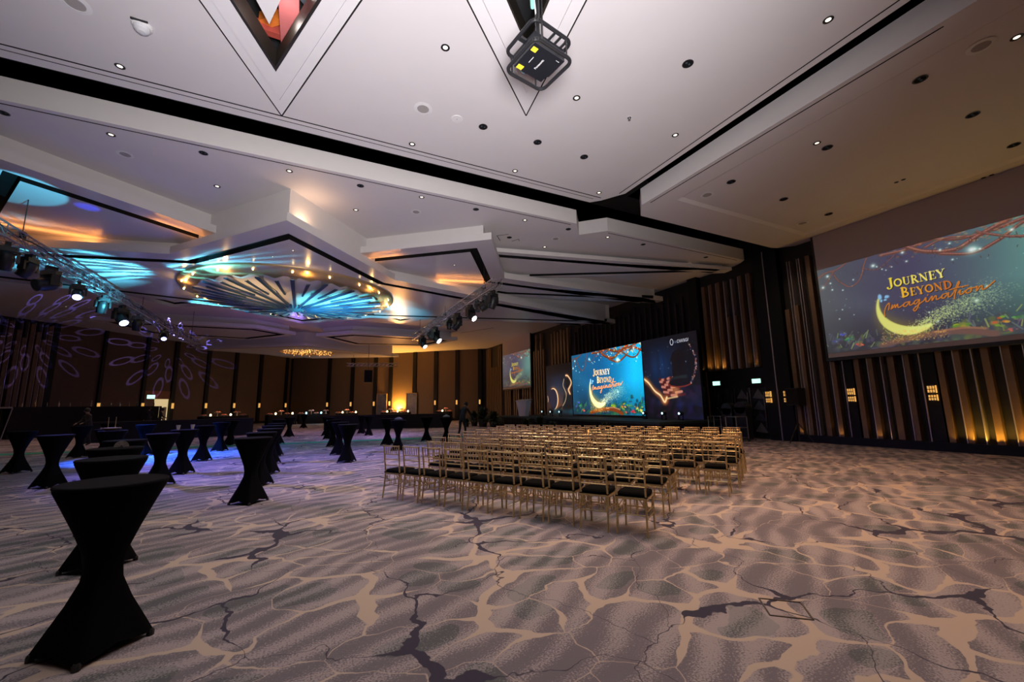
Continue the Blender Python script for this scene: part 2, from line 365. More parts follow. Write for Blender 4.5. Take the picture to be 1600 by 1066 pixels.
# plenum above the openings
pl = MB(); pl.box(-4.5, 5.5, -4, 10.4, 9.9, 10.0)
struct(pl.build('ceiling', mat('plenum_dark', (.02, .02, .022), .9, var=.3)))
red = mat('red_painted_steel', (.42, .07, .05), .5, var=.2); org = mat('orange_duct', (.75, .20, .03), .5, var=.2); gal = mat('grey_duct', (.16, .19, .23), .5, .4, var=.2); pin = mat('pink_board', (.5, .14, .14), .6, var=.15)
def beam(a, b_, wd, hh, m, name, lab):
    a = Vector(a); b_ = Vector(b_); d = (b_-a).normalized(); sd = d.cross(Vector((0, 0, 1))).normalized()*wd/2; up = Vector((0, 0, hh))
    vs = [a-sd, a+sd, b_+sd, b_-sd]; vs += [p+up for p in vs]
    o = MB().add(vs, [(0, 3, 2, 1), (4, 5, 6, 7), (0, 1, 5, 4), (1, 2, 6, 5), (2, 3, 7, 6), (3, 0, 4, 7)]).build(name, m)
    tag(o, lab, 'beam')
beam((-.75, 9.2, 9.0), (-.72, 5.6, 9.05), .34, .18, pin, 'steel_beam', 'pinkish red board beam seen through the tip of the left ceiling diamond')
beam((-1.4, 7.3, 8.85), (.4, 6.6, 8.95), .12, .3, red, 'steel_beam', 'red slanting steel brace in the left ceiling diamond, right of its inner white panel')
beam((-2.3, 6.9, 9.62), (1.0, 5.9, 9.62), .3, .25, red, 'steel_beam', 'wide red steel beam at the top right of the left ceiling diamond')
beam((-1.7, 7.9, 9.0), (-.9, 7.3, 9.0), .16, .2, red, 'steel_beam', 'short red steel stub left of the white inner panel tip')
beam((-.4, 6.9, 9.3), (.8, 6.5, 9.3), .45, .3, org, 'duct', 'orange duct above the red brace in the left ceiling diamond')
beam((-1.25, 8.6, 9.25), (-.95, 8.35, 9.25), .2, .2, org, 'duct', 'small orange duct piece at the lower tip of the left ceiling diamond')
beam((-.55, 7.9, 9.4), (.3, 7.1, 9.4), .5, .3, gal, 'duct', 'grey blue duct box at the right edge of the left ceiling diamond')
beam((-2.4, 7.2, 9.3), (-1.3, 6.8, 9.3), .3, .3, gal, 'duct', 'dark grey duct at the left edge of the left ceiling diamond')
beam((-.75, 8.75, 9.42), (.35, 8.2, 9.5), .22, .2, red, 'steel_beam', 'red cross beam right of the inner white panel in the left diamond')
beam((-.4, 7.9, 8.93), (.2, 8.05, 8.93), .3, .2, org, 'duct', 'orange duct at the right lip of the left ceiling diamond')
beam((-1.5, 8.6, 9.1), (-.6, 8.75, 9.2), .14, .2, red, 'steel_beam', 'thin red beam crossing below the inner white panel tip')
beam((-1.75, 8.2, 9.3), (-1.45, 8.9, 9.3), .16, .2, gal, 'duct', 'narrow grey duct along the left lip of the left diamond')
beam((-.45, 8.9, 9.12), (-.1, 8.55, 9.12), .35, .22, gal, 'duct', 'blue grey duct box beside the pinkish board')
point((-.8, 7.6, 8.65), 10, (1, .9, .85), .1, 'plenum_lamp')
point((-.3, 7.0, 8.7), 14, (1, .9, .85), .1, 'plenum_lamp')
# dark trenches
tr = MB(); tr.box(-19.6, 17.65, 10.5, 11.4, 8.9, 8.95); tr.box(8.9, 9.3, -8, 11, 8.9, 8.95); tr.box(8.2, 9.8, 9.4, 11, 8.88, 8.95)
tr.box(-19.6, 8.25, 10.545, 10.57, 8.401, 8.9); tr.box(8.925, 8.95, -8, 9.6, 8.401, 8.9)
struct(tr.build('trim_1', blackm))
# right soffit
R_OUT = [(9.28, -8), (17.65, -8), (17.65, 9.3), (17.2, 9.75), (16.9, 9.84), (9.8, 9.84), (9.28, 9.25)]
TRAY = [(10.05, -7), (16.83, -7), (16.83, 8.53), (10.05, 8.53)]
TR2 = offset(ccw(TRAY), .12)
mb = MB().flat(R_OUT, [TRAY], 7.9); mb.ring(ccw(TRAY), TR2, 7.9, 7.965); mb.flat(TR2, [], 7.965)
cR = struct(mb.build('ceiling', white))
MB().ring(R_OUT, R_OUT, 7.9, 8.47).build('fascia', fascia, cR)
line_part('shadow_gap', [((9.42, 2.2), (9.42, 9.0))], .03, 7.9, .004, slot, cR)
# main ceiling beyond the cross trench
B_OUT = [(-19.6, 11.25), (8.16, 11.25), (8.8, 12.02), (9.56, 11.28), (17.3, 11.28), (17.5, 11.6), (17.65, 12.0), (17.65, 42.5), APEX, (-18.4, 38.2), (-19.6, 36.6)]
cB = struct(MB().flat(B_OUT, [], 7.9).build('ceiling', white))
MB().add([(x, y, z) for z in (7.9, 8.42) for x, y in [(-19.6, 11.25), (8.16, 11.25), (8.8, 12.02), (9.56, 11.28), (17.3, 11.28), (17.65, 12.0)]], [(i, i+1, i+7, i+6) for i in range(5)]).build('fascia', fascia, cB)
line_part('shadow_gap', [((-19.6, 11.4), (8.0, 11.4))], .03, 7.9, .004, slot, cB)
line_part('shadow_gap', [((9.7, 11.43), (17.0, 11.43))], .03, 7.9, .004, slot, cB)
o = line_part('access_panel', [((6.3, 13.7), (6.0, 13.35)), ((6.0, 13.35), (6.35, 13.05)), ((6.75, 13.6), (6.9, 13.3)), ((6.9, 13.3), (7.0, 13.45))], .02, 7.9, .004, slot, cB)

# ceiling stars: a rim slab with a black channel, a set-back neck above it
def star(poly, z, hole=None, th=.25, m=gloss, chan=(.62, .93), top=7.9):
    poly = ccw(poly)
    a, b_ = offset(poly, chan[0]), offset(poly, chan[1])
    mb = MB(); mb.ring(poly, a, z, z); mb.flat(b_, [hole] if hole else [], z)
    o = struct(mb.build('ceiling', m))
    f = MB(); f.ring(poly, poly, z, z+th); f.ring(poly, offset(poly, .38), z+th, z+th); f.build('rim_fascia', fascia, o)
    nk = offset(poly, .34); MB().ring(nk, nk, z+th, top).build('neck', fascia, o)
    c = MB(); c.ring(a, a, z, z+.16); c.ring(b_, b_, z, z+.16); c.ring(a, b_, z+.16, z+.16); c.build('black_channel', blackm, o)
    return o
CX, CY, CR = -.8, 20.5, 4.2
S0 = [(-.82, 12.19), (2.86, 16.53), (17.45, 20.35), (17.45, 20.75), (2.9, 24.4), (-.62, 27.7), (-4.3, 24.3), (-19.1, 20.75), (-19.1, 20.2), (-4.4, 16.53)]
star(S0, 6.7, circle(CX, CY, CR, 64)[::-1])
def mirx(P, c=-.8): return [(2*c-x, y) for x, y in P]
def miry(P, c=20.1): return [(x, 2*c-y) for x, y in P]
S1 = [(-.8, 17.1), (5.29, 12.21), (7.54, 15.99), (17.4, 16.23), (17.4, 16.75), (8.7, 18.95), (3.2, 18.3)]
S2 = [(5.7, 14.25), (17.2, 11.85), (17.3, 12.3), (8.1, 17.2), (6.5, 16.2)]
star(S1, 7.2, m=gloss); star(S2, 7.6, th=.14, m=white, chan=(.3, .6))
for P_, z, th, ch in ((S1, 7.2, .25, (.62, .93)), (S2, 7.6, .14, (.3, .6))):
    q = mirx(P_)
    q = [(max(x, -19.2), y) for x, y in q]
    star(q, z, th=th, m=gloss if z < 7.5 else white, chan=ch)
star(miry(S1), 7.2); star(miry(mirx(S1)), 7.2)
# far star with its own small chandelier
S3 = [(-.6, 37.45), (8.1, 43.1), (.1, 47.1), (-8.9, 42.9)]
star(S3, 6.7, circle(-.35, 42.2, 2.3, 40)[::-1], chan=(.25, .35))
for P_ in ([(-12.4, 33.6), (-3.6, 33.2), (-1.2, 35.4), (-4.5, 39.2), (-11.0, 38.4)], [(11.2, 33.4), (2.6, 33.2), (.2, 35.4), (3.3, 39.2), (9.6, 37.8)]):
    star(P_, 7.2, chan=(.5, .95))
# cable hangers and thin curved track on the far ceiling
line_part('shadow_gap', [((8.9, 36.6), (11.0, 33.0)), ((11.6, 33.6), (13.3, 30.4))], .06, 7.9, .01, slot, cB)
line_part('curtain_track', [((3.0+i*.9, 29.8-1.7*math.sin(PI*i/8)), (3.0+(i+1)*.9, 29.8-1.7*math.sin(PI*(i+1)/8))) for i in range(8)], .07, 7.9, .02, slot, cB)

# ------------------------------------------------------------------ walls
wr = struct(MB().box(17.65, 17.85, -8, 42.4, 0, 9.0).build('wall_right', wallm))
struct(MB().box(17.40, 17.65, -8, 10.9, 0, .27).build('baseboard_right', pilm))
wl_ = struct(MB().box(-19.8, -19.6, -8, 36.6, 0, 9).build('wall_left', panelm))
struct(MB().box(-19.6, 17.65, -8.2, -8, 0, 9).build('wall_near', panelm))
def plan(A, D, s, n=0):
    N = Vector((-D.y, D.x)); p = A+D*s+N*n; return (p.x, p.y)
def wall_seg(name, a, b_):
    return struct(MB().obox(a, b_, .1, 0, 8.3).build(name, wallm))
NL = -1   # room lies to the right of the left wall's direction
wl = wall_seg('wall_far_left', (-19.65, 36.65), (APEX[0]-.05, APEX[1]+.1))
wb = wall_seg('wall_back', (17.75, 42.3), (APEX[0], APEX[1]+.1))
LS = [2.79, 5.9, 9.08, 11.62, 14.9, 18.15, 21.5, 25.6]
LW = [.36, .2, .27, .36, .36, .4, .44, .4]
slat_y = lambda mesh: mesh
def wbox(A, D, s0, s1, n0, n1, z0, z1, name, m, parent):
    q = [plan(A, D, s0, n0), plan(A, D, s1, n0), plan(A, D, s1, n1), plan(A, D, s0, n1)]
    return MB().prism(ccw(q), z0, z1).build(name, m, parent)
for i, s in enumerate(LS):
    wbox(AL, DL, s-LW[i]/2, s+LW[i]/2, -.30, -.05, 0, 8.0, 'pilaster', pilm, wl)
    e = LS[i+1]-LW[i+1]/2 if i+1 < len(LS) else 26.5
    z0 = 3.3 if i == 2 else .25
    wbox(AL, DL, s+LW[i]/2+.03, e-.03, -.16, -.05, z0, 8.0, 'panel', panelm, wl)
wbox(AL, DL, -1.6, 26.4, -.2, -.05, 0, .22, 'skirting', pilm, wl)
for k, s in enumerate([-.9, -.35, .0, .33, .75, 1.05, 1.4, 1.75, 2.05, 2.35]):
    wbox(AL, DL, s, s+.2, -.3, -.05, .25, 7.6-.5*(k % 3), 'slat', slatm, wl)
    wbox(AL, DL, s+.205, s+.225, -.32, -.05, .25, 7.7, 'fin', finm, wl)
BS = [19.45, 16.2, 13.1, 11.08, 7.98, 5.33, 2.72, .02]     # measured from (17.1, 42.8)
BS = [s+.72 for s in BS]
for i, s in enumerate(BS):
    wbox(AB, DB, s-.22, s+.22, .05, .30, 0, 8.0, 'pilaster', pilm, wb)
    e = BS[i-1]-.22 if i else 25.6
    wbox(AB, DB, s+.25, e-.03, .05, .16, .25, 8.0, 'panel', panelm, wb)
wbox(AB, DB, 0, 26, .05, .2, 0, .22, 'skirting', pilm, wb)
# stage-wall slats (y0, y1, z0, z1)
SL = [(9.72, 9.88, .28, 5.3), (9.36, 9.54, .28, 5.4), (8.74, 8.9, .28, 7.28), (8.36, 8.52, .28, 3.0), (7.62, 7.77, .28, 3.05), (7.23, 7.38, .28, 3.05), (6.64, 6.81, .28, 3.05), (6.25, 6.4, .28, 3.05),
      (5.47, 5.61, .28, 3.05), (5.08, 5.24, .28, 3.05), (4.49, 4.64, .28, 3.05), (4.08, 4.24, .28, 3.05), (3.5, 3.66, .28, 3.05), (3.1, 3.25, .28, 3.05)]
y = 2.1
while y > -7: SL += [(y, y+.15, .28, 7.2), (y-.4, y-.25, .28, 6.6)]; y -= 1.0
SL += [(13.58, 13.76, 3.08, 7.3), (13.18, 13.36, 3.08, 7.3), (12.76, 12.94, 3.08, 7.3), (12.4, 12.56, 3.08, 5.5), (12.02, 12.18, 3.08, 5.5), (11.62, 11.8, 3.08, 7.3), (11.22, 11.4, 3.08, 7.3)]
for y0, y1, z0, z1 in SL:
    MB().box(17.43, 17.65, y0, y1, z0, z1).build('slat', slatm, wr)
for y0, y1, z0, z1 in SL[:14]+SL[-7:]:
    MB().box(17.40, 17.65, y0-.26, y0-.24, z0, z1 if z1 < 4 else 7.27).build('fin', finm, wr)
for y in (9.58, 9.2, 12.49, 12.1): MB().box(17.40, 17.65, y-.01, y+.01, 3.08 if y > 11 else .28, 7.27).build('fin', finm, wr)
for k in range(6): MB().box(17.43, 17.65, 25.75+k*.46, 25.97+k*.46, 4.55, 7.4-.12*(k % 2)).build('slat', slatm, wr)
for k in range(5): MB().box(17.43, 17.65, 29.45+k*.4, 29.66+k*.4, .3, 7.6 if k % 2 else 6.2).build('slat', slatm, wr)
for k in range(12):
    if k not in (4, 8): MB().box(17.43, 17.65, 31.9+k*.45, 32.12+k*.45, .3, 3.05).build('slat', slatm, wr)
for k in range(9): MB().box(17.43, 17.65, 38.1+k*.45, 38.32+k*.45, .3, 7.7 if k in (0, 1, 6, 7, 8) else 5.6).build('slat', slatm, wr)
for k in range(24): MB().box(17.5, 17.65, 14.6+k*.45, 14.68+k*.45, 3.0, 7.4-.25*(k % 3)).build('slat', slatd, wr)
for y0, y1 in ((7.84, 8.2), (5.66, 6.1), (9.95, 10.98), (13.95, 14.5), (10.0, 10.3)):
    MB().box(17.33 if y1-y0 > .5 else 17.45, 17.65, y0, y1, 0, 8.6).build('pilaster', pilm, wr)
MB().box(17.29, 17.33, 10.47, 10.5, 0, 8.0).build('edge_trim', finm, wr)
# wall lamps: two stacked boxes with pierced amber fronts
def sconce(loc, nx, ny, label, big=True):
    t = thing('wall_lamp', label, 'wall lamp', loc, math.atan2(ny, nx), 'amber wall lamps on the pilasters')
    if big:
        for z0, z1 in ((.02, .25), (-.22, -.03)):
            MB().box(-.01, .10, -.1, .1, z0, z1).build('shade', amberm, t)
            g = MB()
            for k in range(4): g.box(.10, .115, -.1+k*.062, -.088+k*.062, z0, z1)
            g.box(.10, .115, -.1, .1, z0, z0+.015); g.box(.10, .115, -.1, .1, z1-.015, z1); g.box(.10, .115, -.1, .1, (z0+z1)/2-.01, (z0+z1)/2+.01)
            g.build('grille', blk, t)
        MB().box(-.02, .04, -.04, .04, -.25, .28).build('backplate', blk, t)
    else:
        MB().box(0, .12, -.07, .07, -.24, .24).build('shade', amberm, t)
        MB().box(-.02, .13, -.09, .09, -.28, -.24).build('base', blk, t); MB().box(-.02, .13, -.09, .09, .24, .28).build('cap', blk, t)
    return t
for x_, y_, lab in ((17.44, 5.8, 'pierced amber wall lamp on the dark pilaster nearest the right edge'), (17.44, 7.95, 'pierced amber wall lamp below the left half of the big screen'),
                (17.30, 10.1, 'amber wall lamp beside the black loudspeaker left of the slats'), (17.32, 10.85, 'amber wall lamp just right of the glass doors')):
    sconce((x_, y_, 1.75), -1, 0, lab)
for i, s in enumerate(LS):
    if i == 0: continue
    p = plan(AL, DL, s, -.30); sconce((*p, 2.0), DL.y, -DL.x, 'small amber lamp on the left wall, on its %s pilaster from the left' % ORD[i], False)
for i, s in enumerate(BS):
    p = plan(AB, DB, s, .30); sconce((*p, 2.0), -DB.y, DB.x, 'small amber lamp on the back wall, on its %s pilaster from the right' % ORD[7-i], False)

# ------------------------------------------------------------------ doors
d1 = struct(MB().box(17.5, 17.62, 11.0, 14.0, 2.22, 3.05).build('door_1', pilm))
glassm = mat('dark_door_glass', (.02, .022, .03), .12, spec=.8, var=.4, vscale=1.2)
doorm = mat('door_metal', (.30, .27, .25), .25, .9, var=.1)
for k in range(4):
    y0 = 11.05+k*.735
    p = MB().box(17.52, 17.58, y0, y0+.715, .03, 2.2).build('door_leaf', glassm, d1)
    MB().box(17.50, 17.52, y0, y0+.05, .03, 2.2).build('stile', doorm, p); 
    MB().box(17.44, 17.46, y0+.09, y0+.13, .5, 2.0).build('pull_handle', doorm, p)
MB().box(17.46, 17.6, 13.9, 14.05, 0, 3.05).build('jamb', slatm, d1)
facm = [mat('etched_glass_%s' % n, c, .2, spec=.7, var=.3) for n, c in (('pale', (.10, .10, .12)), ('dark', (.035, .04, .07)), ('mid', (.06, .07, .10)))]
for k in range(2):
    y0 = 11.08+k*.75
    for j in range(4):
        z0 = .25+j*.48
        MB().add([(17.512, y0+.08, z0), (17.512, y0+.64, z0+.05), (17.512, y0+.36, z0+.45)], [(0, 1, 2)]).build('etched_facet', facm[j % 3], d1)
exitm = mat('exit_sign_face', (.5, 1, .8), .4, emit=(.45, 1, .74), estr=1.8, var=.02); exitd = mat('exit_sign_mark', (.02, .25, .12), .5, var=.05)
def exit_sign(loc, rz, label, s=1):
    t = thing('exit_sign', label, 'exit sign', loc, rz)
    MB().box(-.05*s, .0, -.2*s, .2*s, -.1*s, .1*s).build('housing', plast, t)
    MB().box(0, .006, -.19*s, .19*s, -.09*s, .09*s).build('face', exitm, t)
    g = MB(); x = .008
    for yy, kind in ((.12, 'E'), (.05, 'X'), (-.02, 'I'), (-.09, 'T')):
        yy *= s; h_ = .05*s; ww = .022*s; tt = .006*s
        def st(a, b_): g.obox  # strokes as thin bars in the sign plane
        def bar(y0, z0, y1, z1):
            d = Vector((y1-y0, z1-z0)); d.normalize(); n_ = Vector((-d.y, d.x))*tt/2
            q = [(y0+n_.x, z0+n_.y), (y0-n_.x, z0-n_.y), (y1-n_.x, z1-n_.y), (y1+n_.x, z1+n_.y)]
            g.add([(x, a, b2) for a, b2 in q], [(0, 1, 2, 3)])
        if kind == 'E': bar(yy+ww, -h_, yy+ww, h_); [bar(yy+ww, z, yy-ww, z) for z in (-h_, 0, h_)]
        if kind == 'X': bar(yy+ww, -h_, yy-ww, h_); bar(yy+ww, h_, yy-ww, -h_)
        if kind == 'I': bar(yy, -h_, yy, h_)
        if kind == 'T': bar(yy, -h_, yy, h_); bar(yy+ww, h_, yy-ww, h_)
    g.build('letters', exitd, t)
exit_sign((17.44, 13.39, 2.47), PI, 'green exit sign above the left leaf of the glass doors')
exit_sign((17.44, 11.42, 2.47), PI, 'green exit sign above the right leaf of the glass doors')
# lit doorway in the far left wall
d2 = struct(MB().prism(ccw([plan(AL, DL, 9.25, -.2), plan(AL, DL, 11.4, -.2), plan(AL, DL, 11.4, -.06), plan(AL, DL, 9.25, -.06)]), 2.6, 3.3).build('door_2', mat('ochre_lintel', (.28, .10, .04), .7, var=.2)))
litm = mat('lit_corridor', (.8, .68, .42), .6, emit=(1, .78, .38), estr=.55, var=.35, vscale=2.2)
wbox(AL, DL, 10.2, 11.4, -.10, -.06, 0, 2.6, 'lit_opening', litm, d2)
wbox(AL, DL, 9.3, 10.15, -.14, -.06, 0, 2.6, 'door_leaf', mat('brown_door', (.16, .08, .05), .6, var=.2), d2)
for k in range(3): wbox(AL, DL, 10.35+k*.33, 10.62+k*.33, -.13, -.10, .3, 1.9-.3*(k % 2), 'shelf_unit', mat('corridor_shelf', (.35, .27, .16), .6, var=.3), d2)
p = plan(AL, DL, 9.75, -.25); exit_sign((*p, 2.78), math.atan2(-DL.x, DL.y), 'small lit exit sign over the doorway in the left wall', 1.7)

# ------------------------------------------------------------------ printed and projected pictures, painted with numpy
class Paint:
    def __init__(s, wd, hh): s.w, s.h = wd, hh; s.a = np.zeros((hh, wd, 3)); s.asp = wd/hh
    def box(s, x0, y0, x1, y1):
        i0, i1 = max(0, int(x0*s.h)), min(s.w, int(x1*s.h)+2); j0, j1 = max(0, int(y0*s.h)), min(s.h, int(y1*s.h)+2)
        if i1 <= i0 or j1 <= j0: return None
        Y, X = np.mgrid[j0:j1, i0:i1]; return (slice(j0, j1), slice(i0, i1)), (X+.5)/s.h, (Y+.5)/s.h
    def glow(s, x, y, r, col, amp=1):
        b = s.box(x-3*r, y-3*r, x+3*r, y+3*r)
        if b is None: return
        g = np.exp(-((b[1]-x)**2+(b[2]-y)**2)/(r*r))[..., None]*amp
        s.a[b[0]] = s.a[b[0]]*(1-g)+np.array(col)*g
    def line(s, pts, wd, col, alpha=1, soft=.002, add=False):
        for k in range(len(pts)-1):
            (x0, y0), (x1, y1) = pts[k][:2], pts[k+1][:2]
            w0 = wd if np.isscalar(wd) else wd[k]
            m = w0/2+soft*3
            b = s.box(min(x0, x1)-m, min(y0, y1)-m, max(x0, x1)+m, max(y0, y1)+m)
            if b is None: continue
            dx, dy = x1-x0, y1-y0; L = dx*dx+dy*dy+1e-12
            t = np.clip(((b[1]-x0)*dx+(b[2]-y0)*dy)/L, 0, 1)
            d = np.hypot(b[1]-x0-t*dx, b[2]-y0-t*dy)
            g = (np.clip((w0/2-d)/soft+.5, 0, 1)*alpha)[..., None]
            s.a[b[0]] = s.a[b[0]]+np.array(col)*g if add else s.a[b[0]]*(1-g)+np.array(col)*g
    def ell(s, x, y, rx, ry, col, alpha=1, soft=.12):
        b = s.box(x-rx*1.2, y-ry*1.2, x+rx*1.2, y+ry*1.2)
        if b is None: return
        d = np.hypot((b[1]-x)/rx, (b[2]-y)/ry); g = (np.clip((1-d)/soft, 0, 1)*alpha)[..., None]
        s.a[b[0]] = s.a[b[0]]*(1-g)+np.array(col)*g
    def image(s, name):
        im = bpy.data.images.new(name, s.w, s.h)
        px = np.ones((s.h, s.w, 4), np.float32); px[..., :3] = np.clip(s.a[::-1], 0, 1)
        im.pixels.foreach_set(px.ravel()); im.pack(); return im
def curve(pts, n=10):
    out = []; P = [np.array(p, float) for p in pts]; P = [2*P[0]-P[1]]+P+[2*P[-1]-P[-2]]
    for i in range(1, len(P)-2):
        for k in range(n):
            t = k/n; out.append(.5*((2*P[i])+(-P[i-1]+P[i+1])*t+(2*P[i-1]-5*P[i]+4*P[i+1]-P[i+2])*t*t+(-P[i-1]+3*P[i]-3*P[i+1]+P[i+2])*t**3))
    out.append(P[-2]); return [tuple(p) for p in out]
def arc(cx, cy, rx, ry, a0, a1, n=14): return [(cx+rx*math.cos(math.radians(a0+(a1-a0)*k/n)), cy+ry*math.sin(math.radians(a0+(a1-a0)*k/n))) for k in range(n+1)]
TK, TN = .19, .07
GL = {  # serif capitals in a unit-high box: (width, [(points, stroke width)])
 'J': (.55, [([(.36, .98), (.36, .12)], TK), (arc(.17, .1, .19, .2, 0, -170), .1), ([(.2, .98), (.52, .98)], TN), ([(.0, .06), (.05, .06)], .14)]),
 'O': (.92, [(arc(.46, .5, .36, .45, 60, 300), .17), (arc(.46, .5, .36, .45, -60, 60), .17), (arc(.46, .5, .4, .47, 0, 360, 30), TN)]),
 'U': (.85, [([(.2, .98), (.2, .3)], TK), (arc(.44, .3, .24, .27, 180, 360), .09), ([(.68, .3), (.68, .98)], TN), ([(.06, .98), (.36, .98)], TN), ([(.56, .98), (.8, .98)], TN)]),
 'R': (.82, [([(.2, .0), (.2, 1)], TK), (arc(.3, .74, .3, .24, 90, -90), .12), ([(.2, .98), (.32, .98)], TN), ([(.2, .5), (.32, .5)], TN), ([(.38, .5), (.72, .02)], .17), ([(.05, .02), (.36, .02)], TN), ([(.62, .02), (.82, .02)], TN), ([(.05, .98), (.2, .98)], TN)]),
 'N': (.95, [([(.2, 0), (.2, 1)], TN), ([(.18, .97), (.74, .03)], TK), ([(.75, 0), (.75, 1)], TN), ([(.05, .98), (.25, .98)], TN), ([(.62, .98), (.9, .98)], TN), ([(.06, .02), (.36, .02)], TN)]),
 'E': (.72, [([(.2, 0), (.2, 1)], TK), ([(.05, .98), (.62, .98)], TN), ([(.05, .02), (.66, .02)], TN), ([(.2, .52), (.5, .52)], TN), ([(.62, .98), (.62, .8)], TN), ([(.66, .02), (.66, .22)], TN), ([(.5, .62), (.5, .42)], TN)]),
 'Y': (.85, [([(.12, .98), (.43, .45)], TK), ([(.74, .98), (.45, .45)], TN), ([(.44, .46), (.44, 0)], TK), ([(.0, .98), (.3, .98)], TN), ([(.6, .98), (.86, .98)], TN), ([(.28, .02), (.6, .02)], TN)]),
 'B': (.8, [([(.2, 0), (.2, 1)], TK), (arc(.3, .75, .26, .23, 90, -90), .13), (arc(.32, .26, .33, .24, 90, -90), .14), ([(.05, .98), (.34, .98)], TN), ([(.05, .02), (.34, .02)], TN), ([(.2, .51), (.34, .51)], TN)]),
 'D': (.9, [([(.2, 0), (.2, 1)], TK), (arc(.3, .5, .46, .47, 90, -90, 20), .15), ([(.05, .98), (.34, .98)], TN), ([(.05, .02), (.34, .02)], TN)]),
 'C': (.8, [(arc(.46, .5, .38, .46, 50, 310), .13)]), 'H': (.9, [([(.18, 0), (.18, 1)], .14), ([(.72, 0), (.72, 1)], .14), ([(.18, .5), (.72, .5)], .12)]),
 'A': (.85, [([(.42, 1), (.08, 0)], .13), ([(.42, 1), (.78, 0)], .13), ([(.2, .34), (.64, .34)], .11)]), 'G': (.9, [(arc(.46, .5, .38, .46, 50, 320), .13), ([(.8, .12), (.8, .46), (.55, .46)], .12)]),
 'I': (.35, [([(.18, 0), (.18, 1)], .14)]),
}
def word(p, txt, x, y, h, cols, big=1.28, track=.03, slant=0, sx=1):
    for i, ch in enumerate(txt):
        hh = h*big if i == 0 else h; wd, strokes = GL[ch]
        t = i/max(1, len(txt)-1); col = [cols[0][k]*(1-t)+cols[1][k]*t for k in range(3)]
        for pts, sw in strokes:
            q = [(x+(a+slant*b)*hh*sx, y-b*hh) for a, b in pts]
            p.line(q, sw*hh, col, 1, .0022)
        x += (wd+track)*hh*sx
    return x
SCRIPT = [  # one flowing hand-lettered word, x-height 1
 [(-.15, -1.3), (-.25, -.2), (-.1, .9), (.2, 1.5), (.25, .9), (.2, 0)],
 [(.5, .0), (.62, .9), (.66, .2), (.9, .85), (.98, .2), (1.2, .85), (1.3, .12), (1.6, .2), (1.9, .55)],
 [(2.45, .85), (2.0, .75), (1.9, .15), (2.2, .05), (2.55, .85), (2.55, .15), (2.8, .1), (3.05, .5)],
 [(3.55, .85), (3.15, .75), (3.05, .2), (3.3, .1), (3.6, .85), (3.5, -.6), (3.2, -1.35), (3.05, -.9), (3.7, .0), (4.05, .35)],
 [(4.05, .35), (4.25, .9), (4.3, .12), (4.55, .1), (4.75, .6)], [(4.42, 1.3), (4.46, 1.36)],
 [(4.75, .6), (4.9, .9), (4.92, .05), (5.15, .75), (5.3, .8), (5.35, .1), (5.6, .15), (5.9, .55)],
 [(6.4, .85), (5.95, .75), (5.88, .15), (6.15, .08), (6.5, .9), (6.5, .12), (6.75, .15), (7.0, .7)],
 [(7.0, .7), (7.35, 2.5), (7.45, 2.3), (7.15, .6), (7.1, -.6)], [(6.5, 1.35), (7.3, 1.5), (8.3, 1.45)],
 [(7.4, .4), (7.6, .9), (7.6, .12), (7.85, .1), (8.05, .6)], [(7.78, 1.35), (7.82, 1.42)],
 [(8.5, .85), (8.15, .6), (8.2, .08), (8.55, .15), (8.6, .7), (8.4, .88), (8.95, .75)],
 [(8.95, .75), (9.1, .9), (9.1, .1), (9.35, .75), (9.55, .8), (9.6, .15), (9.95, .25), (10.6, 1.2)]]
